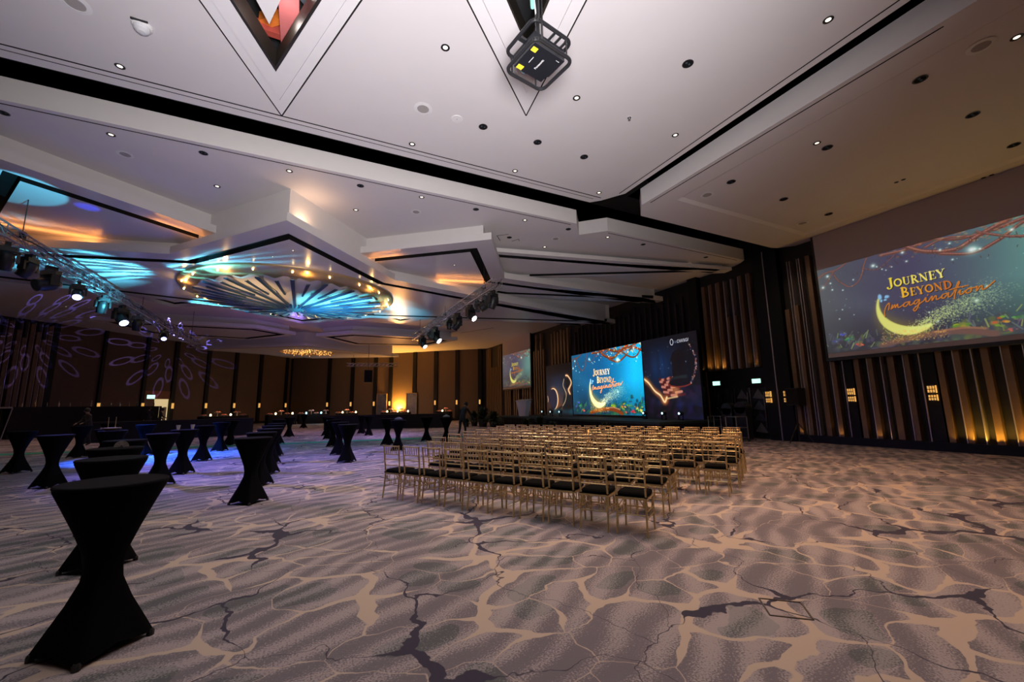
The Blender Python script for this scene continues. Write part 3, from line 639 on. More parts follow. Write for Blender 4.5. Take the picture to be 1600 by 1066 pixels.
def forest(name, proj):
    p = Paint(900, 506); Y, X = np.mgrid[0:506, 0:900]; X = (X+.5)/506; Y = (Y+.5)/506
    if proj: L, C_, R_ = np.array([.30, .33, .36]), np.array([.27, .255, .37]), np.array([.36, .56, .53])
    else: L, C_, R_ = np.array([.02, .27, .40]), np.array([.01, .30, .48]), np.array([.02, .62, .82])
    t = np.clip(X/1.78, 0, 1)[..., None]
    base = np.where(t < .45, L+(C_-L)*(t/.45), C_+(R_-C_)*np.clip((t-.45)/.45, 0, 1)**1.3)
    p.a = base*(1-.45*np.clip((Y-.5)/.5, 0, 1)[..., None])
    r = np.random.default_rng(4)
    mist = sum(np.sin(X*(3+k*2.3)+k*1.7+np.sin(Y*(4+k))*1.2)*np.cos(Y*(2.5+k*1.9)+k) for k in range(5))/5
    p.a += mist[..., None]*(.025 if proj else .05)*np.array([.6, 1, 1])
    # undergrowth
    pal = [(.08, .24, .20), (.10, .33, .20), (.05, .16, .22), (.16, .36, .18), (.12, .20, .34), (.07, .12, .14)]
    if proj: pal = [(.25, .29, .28), (.30, .38, .27), (.24, .25, .30), (.38, .42, .24), (.28, .28, .38), (.22, .20, .24)]
    for k in range(230):
        x = r.uniform(0, 1.78); y = 1.02-abs(r.normal(0, .085))-(.05 if x < .4 or x > 1.2 else 0)
        p.ell(x, y, r.uniform(.015, .05), r.uniform(.012, .045), pal[r.integers(len(pal))], .7, .5)
    for k in range(70):
        x = r.uniform(0, 1.78); y = r.uniform(.80, .98); a = r.uniform(-.7, .7); l = r.uniform(.03, .09); c = pal[r.integers(4)]
        p.line([(x, y), (x+l*math.sin(a), y-l*math.cos(a))], r.uniform(.004, .012), [v*1.5 for v in c], .8, .004)
    for x, y, rx, c in [(.16, .80, .045, (.25, .30, .62)), (.11, .86, .04, (.22, .26, .5)), (.22, .86, .05, (.20, .5, .42)), (.30, .93, .03, (.85, .22, .16)), (.33, .94, .03, (.9, .4, .2)), (1.52, .95, .04, (.85, .12, .12)), (1.38, .95, .03, (.9, .35, .25)), (1.25, .97, .03, (.8, .2, .15)),
                       (1.1, .86, .07, (.55, .6, .12)), (1.3, .88, .06, (.7, .55, .12)), (1.62, .90, .05, (.75, .65, .3)), (1.46, .86, .05, (.3, .55, .3)), (1.7, .93, .06, (.8, .7, .3))]:
        c = [v*.8+.12 for v in c] if proj else c
        p.ell(x, y, rx*.7, rx*.45, c, .7, .6); [p.ell(x+r.normal(0, rx*.6), y+r.normal(0, rx*.35), rx*.35, rx*.22, [v*r.uniform(.6, 1.25) for v in c], .8, .4) for _ in range(7)]
    wood = (.42, .30, .27) if proj else (.40, .17, .05)
    p.line(curve([(.5, .97), (.8, .92), (1.0, .91), (1.15, .93), (1.3, .98)]), .05, wood, .85, .02); p.line(curve([(.9, .90), (1.1, .89), (1.25, .92)]), .018, (.62, .42, .3), .6, .01)
    # vines across the top
    V = (.40, .25, .22) if proj else (.32, .15, .07)
    for pts, wd in [([(0, .10), (.08, .06), (.20, .05), (.30, .0)], .016), ([(.0, .26), (.06, .2), (.14, .1), (.17, .06)], .010), ([(.15, .06), (.2, .18), (.30, .28), (.40, .22), (.46, .06), (.5, -.02)], .013),
                    ([(.42, .1), (.55, .16), (.66, .1), (.75, .02)], .007), ([(.6, .02), (.8, .03), (1.0, .0), (1.2, .06), (1.45, .05), (1.8, -.03)], .03), ([(.8, -.01), (.95, .1), (1.15, .15), (1.3, .08), (1.5, .0)], .04),
                    ([(1.05, .16), (1.25, .22), (1.42, .16), (1.6, .05), (1.8, .12)], .028), ([(1.3, .04), (1.5, .16), (1.66, .18), (1.8, .05)], .022), ([(.95, .06), (1.08, .02), (1.22, .05)], .02)]:
        q = curve(pts); p.line(q, wd, V, .95, .004)
        p.line([(a, b-.2*wd) for a, b in q], wd*.35, [min(1, v*1.6+.05) for v in V], .6, .004)
    for k in range(150):
        x = 1.78*(1-abs(r.normal(0, .33))); y = abs(r.normal(.03, .06))
        c = [(.75, .22, .07), (.85, .45, .15), (.5, .12, .05), (.15, .35, .2), (.9, .7, .4)][r.integers(5)]
        if proj: c = [v*.55+.2 for v in c]
        if .6 < x < 1.78: p.ell(x, y, .02*r.uniform(.4, 1), .013*r.uniform(.4, 1), c, .85 if not proj else .5, .4)
    for k in range(60):
        x = r.uniform(.05, 1.75); y = r.uniform(.05, .18+.1*(x > 1)); p.line([(x, y), (x+r.normal(0, .01), y+r.uniform(.01, .03))], .005, [v*.7 for v in V], .8, .003)
    # sparkles
    star_c = (.78, 1, .92)
    for x, y, q in [(.04, .22, .02), (.12, .19, .012), (.10, .10, .02), (.13, .27, .012), (.23, .3, .01), (.34, .21, .01), (.53, .11, .025), (.56, .13, .01), (.6, .17, .009), (.63, .19, .008), (.68, .17, .008), (.8, .15, .012), (.78, .05, .018), (1.05, .12, .014), (1.12, .08, .012), (1.27, .19, .02), (1.25, .19, .045), (1.3, .2, .014),
                    (1.12, .24, .011), (1.5, .1, .02), (1.62, .06, .02), (1.68, .2, .016), (1.66, .25, .011), (1.3, .55, .015), (1.22, .66, .02), (.9, .7, .01), (.62, .86, .01), (.95, .8, .012), (.2, .52, .008), (.16, .62, .009), (.3, .6, .006)]:
        p.glow(x, y, q, star_c, .55); p.glow(x, y, q*.45, (1, 1, 1), .9)
    for k in range(60): p.glow(r.uniform(0, 1.78), r.uniform(.1, .9), .004, star_c, r.uniform(.2, .8))
    # crescent moon with its trail of dust
    mc = (.93, .95, .52) if proj else (1, .93, .70)
    inner = arc(.80, .56, .25, .25, 200, 62, 40); outer = arc(.74, .60, .26, .30, 205, 60, 40)
    for k in range(len(inner)-1):
        t = k/(len(inner)-1); wd = .010+.082*math.sin(PI*min(1, t**1.25*.9+.02))**1.4
        m = ((inner[k][0]+outer[k][0])/2, (inner[k][1]+outer[k][1])/2); m2 = ((inner[k+1][0]+outer[k+1][0])/2, (inner[k+1][1]+outer[k+1][1])/2)
        p.glow(m[0], m[1], wd*.9+.012, (mc[0]*.8, mc[1]*.65, mc[2]*.35), .10 if not proj else .06)
        p.line([m, m2], wd*.9, mc, 1, .02)
    for k in range(2600):
        t = r.random()**.8; x = .72+.62*t+r.normal(0, .03+.05*t); y = .88-.36*t+.08*t*t+r.normal(0, .022+.045*t)
        c = np.array(mc)*(1-.5*t)+np.array([.5, .8, .75])*.5*t
        p.glow(x, y, r.uniform(.0025, .0045), c, r.uniform(.3, .95)*(1-.45*t))
    for k in range(220): p.glow(r.uniform(.5, 1.0), r.uniform(.84, .96), .005, (1, .75, .35), r.uniform(.2, .7))
    # butterfly
    bc = (.55, .78, .95)
    for a, b, rx, ry in ((.545, .46, .022, .04), (.60, .47, .03, .022), (.555, .505, .018, .018), (.585, .50, .02, .012)): p.ell(a, b, rx, ry, bc, .95, .5)
    p.line([(.56, .52), (.585, .455)], .007, (.15, .2, .3), .9, .003)
    # title
    g0, g1 = ((.95, .85, .25), (.99, .93, .5)) if proj else ((1, .78, .5), (1, .92, .78))
    h0, h1 = ((.95, .72, .18), (.8, .42, .12)) if proj else ((1, .85, .62), (.98, .72, .4))
    for dx, c0, c1, d0, d1 in ((.006, (.1, .08, .1), (.1, .08, .1), (.1, .08, .1), (.1, .08, .1)), (0, g0, g1, h0, h1)):
        word(p, 'JOURNEY', .62+dx, .385+dx, .078, (c0, c1), sx=.93); word(p, 'BEYOND', .715+dx, .505+dx, .075, (d0, d1), sx=.9)
    sc_ = (.80, .46, .14) if proj else (1, .62, .36)
    for pts in SCRIPT:
        q = curve(pts, 8); q = [(.585+(a+.12*b)*.071, .613-b*.048-.004*a) for a, b in q]
        p.line([(a+.003, b+.004) for a, b in q], .010, (.12, .06, .08), .5, .004); p.line(q, [.0065+.004*abs(math.sin(k*.9)) for k in range(len(q))], sc_, 1, .0025)
    if proj: p.a = p.a*.92+.02
    return p
def screen_mat(name, img, strength, lift=(0, 0, 0)):
    m = bpy.data.materials.new(name); m.use_nodes = True; nt = m.node_tree; b = nt.nodes['Principled BSDF']
    t = nt.nodes.new('ShaderNodeTexImage'); t.image = img; t.extension = 'CLIP'
    b.inputs['Base Color'].default_value = (.05, .05, .05, 1); b.inputs['Roughness'].default_value = .6
    nt.links.new(t.outputs['Color'], b.inputs['Emission Color']); b.inputs['Emission Strength'].default_value = strength
    return m
def wall_quad(name, x, y0, y1, z0, z1, m, parent, x1=None):
    # y0 is the side at the viewer's left (far end), y1 the near end
    me = bpy.data.meshes.new(name); me.from_pydata([(x, y0, z0), (x, y1, z0), (x, y1, z1), (x, y0, z1)], [], [(0, 1, 2, 3)])
    uv = me.uv_layers.new(); uv.data.foreach_set('uv', [0, 0, 1, 0, 1, 1, 0, 1]); me.materials.append(m)
    o = bpy.data.objects.new(name, me); COL.objects.link(o); o.parent = parent; return o
img_led = forest('led_picture', False).image('led_picture'); img_proj = forest('projected_picture', True).image('projected_picture')
def projected_mat(name, strength):
    m = screen_mat(name, img_proj, strength); b = m.node_tree.nodes['Principled BSDF']; b.inputs['Base Color'].default_value = (.10, .092, .092, 1); return m
pm = projected_mat('projected_light', .92)
scr_white = mat('projection_cloth', (.46, .40, .41), .7, var=.03)
def projection_screen(y0, y1, label):
    t = thing('projection_screen', label, 'screen', (17.3, (y0+y1)/2, 3.0)); X = 0
    hy = (y0-y1)/2
    MB().box(.0, .1, -hy-.09, hy+.09, .05, 4.9).build('housing', blk, t)
    MB().box(-.02, 0, -hy, hy, .15, 4.9).build('cloth', scr_white, t)
    wall_quad('picture', -.023, hy, -hy, .30, .30+2*hy*.5556, pm, t)
    MB().box(-.03, .1, -hy-.09, hy+.09, .03, .14).build('bottom_bar', blk, t)
projection_screen(8.45, 2.65, 'large white projection screen at the right with a washed out moon and forest picture')
projection_screen(37.3, 31.55, 'far smaller looking projection screen left of the stage with the moon picture')
# stage backdrop
t = thing('led_screen', 'bright blue stage screen reading Journey Beyond Imagination', 'screen', (16.2, 20.25, .8))
MB().box(.01, .2, -3.38, 3.38, .0, 4.12).build('cabinet', blk, t)
wall_quad('display', .0, 3.36, -3.36, .12, 4.1, screen_mat('led_light', img_led, 1.75), t)
for y in (-2.5, 0, 2.5): MB().box(.2, .9, y-.05, y+.05, .002, .06).tube((.85, y, .04), (.2, y, 3.0), .03).build('brace', steel, t)
def backdrop_left():
    p = Paint(420, 460); Y, X = np.mgrid[0:460, 0:420]; X = (X+.5)/460; Y = (Y+.5)/460
    a = np.array([.02, .035, .08]); b = np.array([.10, .17, .27]); c = np.array([.36, .22, .17])
    t1 = np.clip((Y-.1)/.35, 0, 1)[..., None]; t2 = np.clip((Y-.4)/.4, 0, 1)[..., None]
    p.a = (a*(1-t1)+b*t1)*(1-t2)+c*t2; p.a *= (.25+.75*np.exp(-((X-.42)/.42)**2))[..., None]; p.a[:, :, :] *= np.clip((Y-.02)/.22, .15, 1)[..., None]
    r = np.random.default_rng(2)
    for k in range(45): p.glow(r.uniform(0, .9), r.uniform(.1, .6), .005, (.7, .75, .85), r.uniform(.1, .6))
    dk = (.015, .02, .03)
    p.line(curve([(.95, .3), (.85, .5), (.74, .68), (.56, .82), (.3, .9), (.0, .95)]), .02, dk, 1, .01)
    for k in range(60): p.ell(r.uniform(.62+.2*(k % 2), .98), r.uniform(.66, 1.0), .1, .09, dk, .9, .5)
    for k in range(60): p.ell(r.uniform(0, .95), r.uniform(.88, 1.0), .08, .06, [(.02, .06, .08), (.02, .04, .06), (.03, .09, .1)][k % 3], .8, .6)
    gl = (1, .84, .62)
    ring = arc(.25, .68, .17, .21, -110, 75, 40)
    for q in ring: p.glow(q[0], q[1], .045, (.8, .42, .2), .12)
    p.ell(.25, .68, .165, .205, (.10, .10, .19), 1, .1)
    p.line(ring, [.008+.024*math.sin(PI*k/40) for k in range(41)], gl, 1, .008)
    p.line([(.04, .62), (.06, .68), (.05, .73)], .02, gl, .8, .01)
    k1 = curve([(.66, .30), (.62, .42), (.68, .52), (.72, .60), (.68, .72), (.58, .82)]); p.line(k1, .012, gl, .75, .012)
    k2 = curve([(.72, .24), (.80, .26), (.90, .38), (.84, .47), (.80, .52), (.85, .6)])
    for q in k2: p.glow(q[0], q[1], .03, (.9, .5, .25), .2)
    p.line(k2, .022, gl, 1, .01); p.ell(.76, .39, .07, .1, (.03, .02, .02), 1, .2)
    for k in range(12): p.glow(.3+.6*r.random(), .92, .05, (.05, .35, .45), .35)
    return p.image('backdrop_picture_left')
def backdrop_right():
    p = Paint(430, 500); Y, X = np.mgrid[0:500, 0:430]; X = (X+.5)/500; Y = (Y+.5)/500
    p.a = np.zeros((500, 430, 3))+np.array([.012, .018, .05])
    p.a += (np.exp(-((X-.30)/.26)**2-((Y-.38)/.26)**2))[..., None]*np.array([.02, .16, .30])
    r = np.random.default_rng(9)
    for k in range(14): x = r.uniform(.1, .6); p.line([(x, .1), (x+r.normal(0, .02), .55)], .03, (.02, .08, .16), .35, .03)
    for k in range(26): p.glow(r.uniform(0, .86), r.uniform(.08, .5), .006, (.7, .8, .9), r.uniform(.2, .8))
    for k in range(90):
        p.ell(r.uniform(0, .86), r.uniform(.62, 1.0), r.uniform(.03, .08), r.uniform(.03, .07), [(.05, .04, .10), (.10, .06, .16), (.14, .05, .14), (.04, .05, .09), (.10, .10, .2), (.02, .03, .05)][r.integers(6)], .75, .5)
    # chequered path
    for j in range(7):
        for i in range(6):
            y0 = .52+j*.032; s = .055+.012*j; x0 = .26+.012*j+i*s*.8
            if x0 > .54: continue
            c = (.80, .50, .42) if (i+j) % 2 else (.30, .08, .07)
            p.line([(x0, y0+.012*math.sin(i)), (x0+s*.75, y0+.012*math.sin(i+1))], .032, c, .95, .008)
    p.glow(.5, .66, .07, (1, .7, .4), .5)
    edge = curve([(.0, .50), (.08, .56), (.17, .66), (.26, .72), (.32, .80), (.36, .74)])
    for q in edge: p.glow(q[0], q[1], .035, (.9, .5, .2), .22)
    p.line(edge, .02, (1, .88, .66), 1, .01); p.line([(.36, .76), (.52, .74)], .02, (1, .8, .55), .8, .01)
    # tall dark hat
    hat = (.03, .025, .045)
    p.line([(.57, .28), (.57, .53)], .19, hat, 1, .01); p.line([(.47, .30), (.68, .28)], .03, hat, 1, .01); p.line([(.48, .53), (.66, .51)], .05, (.09, .13, .14), 1, .01)
    p.ell(.57, .575, .17, .05, hat, 1, .1); p.line(arc(.57, .575, .17, .05, 20, 170, 20), .014, (.5, .15, .08), .9, .008)
    for k in range(90):
        t = r.random(); p.glow(.72+.10*math.sin(t*3)+r.normal(0, .01), .60-.48*t, .007, [(1, .8, .65), (.8, .4, .3), (.5, .5, .8)][k % 3], r.uniform(.2, .8))
    for k in range(30): p.glow(r.uniform(.5, .86), r.uniform(.8, 1), .03, (.05, .08, .3), .4)
    # sponsor line at the top
    p.line(arc(.495, .085, .022, .036, 0, 360, 24), .007, (.9, .9, .95), .9, .003); p.line([(.525, .1), (.535, .075), (.545, .1), (.55, .1), (.562, .085), (.556, .078), (.55, .095), (.562, .1)], .005, (.45, .5, .6), .8, .003)
    word(p, 'CHANGI', .572, .105, .036, ((.9, .9, .95), (.9, .9, .95)), big=1, slant=.2, sx=.95)
    return p.image('backdrop_picture_right')
def board(label, y0, y1, z1, img, s):
    t = thing('backdrop_board', label, 'backdrop', (16.2, (y0+y1)/2, .8)); hy = (y0-y1)/2
    MB().box(.01, .12, -hy, hy, 0, z1-.8).build('board', blk, t)
    wall_quad('printed_face', .0, hy, -hy, .0, z1-.8, screen_mat('backlit_print_'+label[:5].strip(), img, s), t)
    MB().box(.12, .5, -hy+.2, -hy+.26, 0, 1.5).build('stay', blk, t)
board('left backdrop board with a glowing ring and dark hill, beside the bright screen', 27.1, 23.7, 4.5, backdrop_left(), 1.0)
board('right backdrop board with a tall hat and chequered path, beside the bright screen', 16.82, 13.25, 4.95, backdrop_right(), .9)

# ------------------------------------------------------------------ stage
t = thing('stage', 'low dark stage with black skirt in front of the bright screen', 'stage', (15, 21, 0))
MB().box(-2, 2.2, -8.2, 8.6, .7, .8).build('deck', teal, t)
sk = MB()
for i in range(84):
    y = -8.2+i*.2; sk.box(-2.0-.02*(i % 2), -1.96, y, y+.2, 0, .70)
sk.box(-1.98, 2.2, -8.22, -8.18, 0, .7); sk.box(-1.98, 2.2, 8.58, 8.62, 0, .7)
stuff(sk.build('skirt', blackcloth, t))
def stage_light(y, z, label):
    t = thing('stage_light', label, 'stage light', (15.2, y, .8), 0, 'small uplights along the stage')
    MB().box(-.08, .08, -.1, .1, 0, .05).build('base', blk, t)
    MB().box(-.03, .03, -.13, -.11, .03, .3).box(-.03, .03, .11, .13, .03, .3).build('yoke', blk, t)
    h = MB().lathe([(.06, -.1), (.1, -.08), (.1, .08), (.09, .1)], 12, (0, 0, .3), 'x').build('head', blk, t)
    MB().lathe([(.001, 0), (.05, .001), (.05, .012)], 12, (-.11, 0, .3), 'x').build('lens', mat('cyan_lens', (.5, .9, 1), .3, emit=(.5, .88, 1), estr=3, var=.02), h)
for i, (y, z) in enumerate([(26.0, 0), (24.85, 0), (23.7, 0)]): stage_light(y, z, 'small cyan stage light before the left backdrop, %s from the left' % ORD[i])
for i, (y, z) in enumerate([(15.9, 0), (14.65, 0), (13.65, 0)]): stage_light(y, z, 'small cyan stage light before the right backdrop, %s from the left' % ORD[i])
for y in (26, 24.8, 23.7): spot((15.3, y, 1.15), (16.2, y, 2.2), 25, (.1, .6, 1), 80, .9, .05, 'stage_uplight')
for y in (15.9, 14.6, 13.6): spot((15.3, y, 1.15), (16.2, y, 2.2), 18, (.08, .25, 1), 80, .9, .05, 'stage_uplight')
# lectern
t = thing('lectern', 'white flared lectern at the left end of the stage', 'lectern', (13.9, 26.5, .8), .45)
lw = mat('lectern_white', (.66, .64, .70), .5, var=.05)
MB().add([(-.2, -.28, 0), (.2, -.28, 0), (.2, .28, 0), (-.2, .28, 0), (-.3, -.46, 1.08), (.3, -.46, 1.08), (.3, .46, 1.08), (-.3, .46, 1.08)], [(0, 3, 2, 1), (4, 5, 6, 7), (0, 1, 5, 4), (1, 2, 6, 5), (2, 3, 7, 6), (3, 0, 4, 7)]).build('body', lw, t)
MB().add([(-.34, -.5, 1.06), (.34, -.5, 1.16), (.34, .5, 1.16), (-.34, .5, 1.06), (-.34, -.5, 1.1), (.34, -.5, 1.2), (.34, .5, 1.2), (-.34, .5, 1.1)], [(0, 3, 2, 1), (4, 5, 6, 7), (0, 1, 5, 4), (1, 2, 6, 5), (2, 3, 7, 6), (3, 0, 4, 7)]).build('reading_top', lw, t)
for y in (-.12, .14): MB().path([(.2, y, 1.18), (.1, y, 1.4), (-.05, y*.8, 1.5)], .012).ball((-.05, y*.8, 1.5), .025).build('microphone', blk, t)
# leafy planting along the stage front
def plant(x, y, s, n, label, seed):
    t = thing('leafy_plant', label, 'plant', (x, y, 0)); r = random.Random(seed)
    MB().lathe([(.12*s, 0), (.17*s, .25*s), (.15*s, .26*s)], 12).build('pot', blk, t)
    mb = MB()
    for k in range(n):
        a = r.uniform(0, 2*PI); el = r.uniform(.2, 1.35); L = s*r.uniform(.45, .72); w_ = .05*s
        pts = []
        for j in range(4):
            u = j/3; e = el-u*.8
            pts.append((math.cos(a)*L*u*math.cos(el)*.6, math.sin(a)*L*u*math.cos(el)*.8, .22*s+L*(u*math.sin(el)-.35*u*u)))
        b_ = Vector((-math.sin(a), math.cos(a), 0))
        vs = []
        for j, p in enumerate(pts):
            ww = w_*[.3, 1, .8, .05][j]; vs += [Vector(p)-b_*ww, Vector(p)+b_*ww+Vector((0, 0, .01))]
        mb.add(vs, [(0, 1, 3, 2), (2, 3, 5, 4), (4, 5, 7, 6)])
    stuff(mb.build('foliage', leafm, t))
for i, (x, y, s, lab) in enumerate([(11.9, 31.2, 1.9, 'leftmost dark leafy plant at the stage corner'), (11.9, 29.4, 2.4, 'tall dark leafy plant left of the lectern'), (12.0, 27.6, 2.0, 'dark leafy plant right in front of the lectern'), (10.9, 30.2, 1.1, 'small leafy plant on the carpet before the stage corner'),
                               (12.35, 21.6, 1.5, 'dark leafy plant before the left edge of the bright screen'), (12.4, 20.2, 1.1, 'low leafy plant before the middle of the bright screen'), (12.4, 15.6, 1.2, 'leafy plant at the right end of the stage'), (12.4, 23.4, 1.2, 'low leafy plant between left backdrop and bright screen')]):
    plant(x, y, s, 130, lab, i)

# ------------------------------------------------------------------ gold chairs
def make_chair(label):
    t = thing('chiavari_chair', label, 'chair', (0, 0, 0), 0, 'gold chairs set out in rows for the stage')
    def bamboo(mb, pts, r):
        mb.path(pts, r, 6)
        for i in range(len(pts)-1):
            for u in (.25, .6):
                p = Vector(pts[i]).lerp(Vector(pts[i+1]), u); d = (Vector(pts[i+1])-Vector(pts[i])).normalized()*.006
                mb.tube(p-d, p+d, r*1.28, 6)
        return mb
    for sx in (-1, 1):
        bamboo(MB(), [(sx*.185, -.235, 0), (sx*.178, -.185, .42), (sx*.19, -.235, .92)], .0135).build('leg', gold, t)
        bamboo(MB(), [(sx*.185, .185, 0), (sx*.18, .185, .43)], .0135).build('leg', gold, t)
    MB().box(-.195, .195, -.2, .2, .415, .438).build('seat', gold, t)
    n = 16; cu = MB(); prof = [(.9, .440), (1.0, .455), (1.0, .475), (.9, .495), (.5, .503)]
    def sq(k):
        a = 2*PI*k/n; c, s_ = math.cos(a), math.sin(a); q = 1/max(abs(c), abs(s_))**.75; return c*q*.198, s_*q*.198
    cu.add([(sq(k)[0]*f, sq(k)[1]*f+.0, z) for f, z in prof for k in range(n)], [(j*n+k, j*n+(k+1) % n, (j+1)*n+(k+1) % n, (j+1)*n+k) for j in range(len(prof)-1) for k in range(n)]+[tuple(range(n))[::-1], tuple(range((len(prof)-1)*n, len(prof)*n))])
    for sx in (-1, 1): cu.box(sx*.179-.017, sx*.179+.017, -.205, -.165, .44, .452)
    cu.build('cushion', cushm, t)
    by = lambda z: -.185-(z-.42)*.1
    for z in (.905, .76, .675, .57):
        MB().tube((-.187, by(z), z), (.187, by(z), z), .0115 if z > .9 else .009, 6).build('back_rail', gold, t)
    sp = MB()
    for k in range(6):
        x = -.13+.052*k; sp.tube((x, by(.905), .905), (x, by(.76), .76), .0065, 5, cap=False)
    sp.build('spindles', gold, t)
    st = MB()
    for z in (.2, .28):
        for sx in (-1, 1): st.tube((sx*.183, -.21, z), (sx*.183, .185, z), .008, 5)
    st.tube((-.183, .185, .25), (.183, .185, .25), .008, 5); st.tube((-.183, -.212, .24), (.183, -.212, .24), .008, 5)
    for sx in (-1, 1):
        st.tube((sx*.183, -.2, .3), (sx*.1, -.19, .415), .007, 5); st.tube((sx*.183, .18, .3), (sx*.1, .18, .415), .007, 5); st.tube((sx*.183, -.1, .28), (sx*.183, -.185, .41), .007, 5); st.tube((sx*.183, .08, .28), (sx*.183, .18, .41), .007, 5)
        for k in (-.05, .05): st.tube((sx*.183, k, .2), (sx*.183, k, .28), .006, 5)
    for k in (-.06, .06): st.tube((k, .185, .25), (k, .185, .42), .006, 5); st.tube((k, -.2, .24), (k, -.195, .415), .006, 5)
    st.build('stretchers', gold, t)
    return t
A_ = math.radians(57.7); RR = Vector((math.cos(A_), -math.sin(A_))); DD = Vector((math.sin(A_), math.cos(A_)))
ROWS = [(5.28, -5.98, -1.38, 10), (6.24, -5.85, -1.40, 10), (7.17, -6.55, -1.45, 11), (8.13, -6.9, -.71, 13), (9.0, -7.1, -.60, 14), (9.85, -7.3, -.58, 14), (10.78, -7.55, -.56, 15), (11.65, -7.8, -.63, 15), (12.52, -8.0, -.70, 15)]
proto = None; rj = random.Random(3)
for i, (d, r0, r1, n) in enumerate(ROWS):
    for k in range(n):
        rr = r0+.185+(r1-r0-.37)*k/(n-1); p = RR*(rr+rj.uniform(-.015, .015))+DD*(d+.235+rj.uniform(-.02, .02))
        rowname = 'nearest' if i == 0 else ('farthest' if i == 8 else ORD[i]+' nearest')
        place = 'leftmost' if k == 0 else ('rightmost' if k == n-1 else ORD[k]+' from the left')
        lab = 'gold chair, black cushion, %s in the %s row' % (place, rowname)
        rz = -A_+rj.uniform(-.03, .03)
        if proto is None: proto = make_chair(lab); proto.location = (p.x, p.y, 0); proto.rotation_euler = (0, 0, rz)
        else: dup(proto, (p.x, p.y, 0), rz, lab)

# ------------------------------------------------------------------ cocktail tables
def make_table(label):
    t = thing('cocktail_table', label, 'table', (0, 0, 0), 0, 'black covered cocktail tables on the carpet')
    n = 40; rings = [(z_, r_*.80, q_) for z_, r_, q_ in [(1.085, .362, 0), (1.06, .358, 0), (.95, .30, .03), (.78, .215, .15), (.62, .145, .35), (.52, .125, .5), (.44, .135, .6), (.3, .205, .8), (.15, .30, .92), (.03, .375, 1)]]
    vs = []
    for z, r, sq in rings:
        for k in range(n):
            a = 2*PI*k/n; c = max(abs(math.cos(a)), abs(math.sin(a))); dia = (abs(math.cos(a))+abs(math.sin(a)))
            q = (1-sq)+sq/dia; q2 = r*q
            zz = z+(.035*(1-abs(math.cos(2*a)))*sq if z < .1 else 0)
            vs.append((q2*math.cos(a), q2*math.sin(a), zz))
    MB().add(vs, [(j*n+k, (j+1)*n+k, (j+1)*n+(k+1) % n, j*n+(k+1) % n) for j in range(len(rings)-1) for k in range(n)]).build('stretch_cover', spandex, t, True)
    MB().lathe([(.284, 1.075), (.293, 1.083), (.293, 1.096), (.285, 1.102), (.16, 1.102)], 40).build('table_top', spandex2, t)
    for k in range(4): MB().lathe([(.022, 0), (.022, .03), (.015, .045)], 8, (.283*math.cos(k*PI/2), .283*math.sin(k*PI/2), 0)).build('foot', blk, t)
    return t
TB = [(-1.24, 4.06, .08, 'nearest and largest black cocktail table, at the bottom left'), (-1.87, 6.0, .3, 'black cocktail table directly behind the nearest one'), (-2.36, 7.64, .2, 'third black cocktail table back in the nearest line, its top just visible'), (-2.83, 9.53, .5, 'fourth black cocktail table back in the nearest line, half hidden'),
      (-2.85, 11.7, .25, 'black cocktail table in the left group with a pointed foot right of the near line'), (-2.85, 13.5, .4, 'black cocktail table with two glasses on it, left centre'), (-2.98, 16.5, .6, 'black cocktail table behind the one with two glasses'), (-3.05, 19.9, .45, 'far black cocktail table in blue light, left centre'), (-3.1, 22.6, .2, 'farther black cocktail table beyond the blue light, left centre'),
      (-7.0, 16.2, .2, 'black cocktail table cut by the left edge of the photo, hourglass shaped'), (-4.97, 12.75, .25, 'hourglass black cocktail table second from the left edge'), (-7.25, 20.2, .1, 'black cocktail table behind the two hourglass ones at the left'), (-5.1, 15.8, .5, 'black cocktail table with a blue edge, left of the centre group'), (-5.3, 19.6, .3, 'far black cocktail table with a blue lit top at the left'), (-9.2, 17.2, .3, 'cocktail table barely inside the left edge'),
      (-.85, 8.72, .15, 'front black cocktail table of the middle line'), (-.88, 10.55, .3, 'second black cocktail table of the middle line'), (-.85, 12.3, .4, 'third black cocktail table of the middle line'), (-.93, 14.4, .5, 'fourth black cocktail table of the middle line'), (-.95, 16.6, .6, 'fifth black cocktail table of the middle line'), (-1.2, 22.0, .3, 'blue tinted cocktail table behind the middle line'), (-.93, 27, .2, 'far cocktail table past the middle line near the green strip'), (-.3, 38, .1, 'farthest small cocktail table before the buffet'),
      (1.1, 13.5, .35, 'front black cocktail table of the line right of centre'), (1.02, 15.8, .2, 'second cocktail table of the line right of centre'), (.98, 19.1, .5, 'third cocktail table of the line right of centre'), (1.0, 23.6, .3, 'fourth cocktail table of the line right of centre'), (1.0, 26.4, .1, 'fifth cocktail table of the line right of centre'),
      (3.0, 27.2, .3, 'left one of two far cocktail tables before the long dark buffet'), (3.15, 25.1, .5, 'right one of two far cocktail tables before the long dark buffet'), (3.09, 18.5, .2, 'cocktail table behind the left end of the chairs, left one of two'), (3.06, 16.0, .4, 'cocktail table with folded cloth by the left end of the chairs'), (5.0, 19.35, .3, 'cocktail table right of the one with folded cloth'), (5.6, 18.2, .15, 'cocktail table topped with a pale cap, behind the chairs'), (-7.6, 23.6, .2, 'distant cocktail table before the black bar')]
tp = None
for x, y, rz, lab in TB:
    if tp is None: tp = make_table(lab); tp.location = (x, y, 0); tp.rotation_euler = (0, 0, rz)
    else: dup(tp, (x, y, 0), rz, lab)
tp.scale = (1.06, 1.06, 1)
glassw = mat('tumbler_glass', (.55, .50, .42), .15, spec=.8, var=.1)
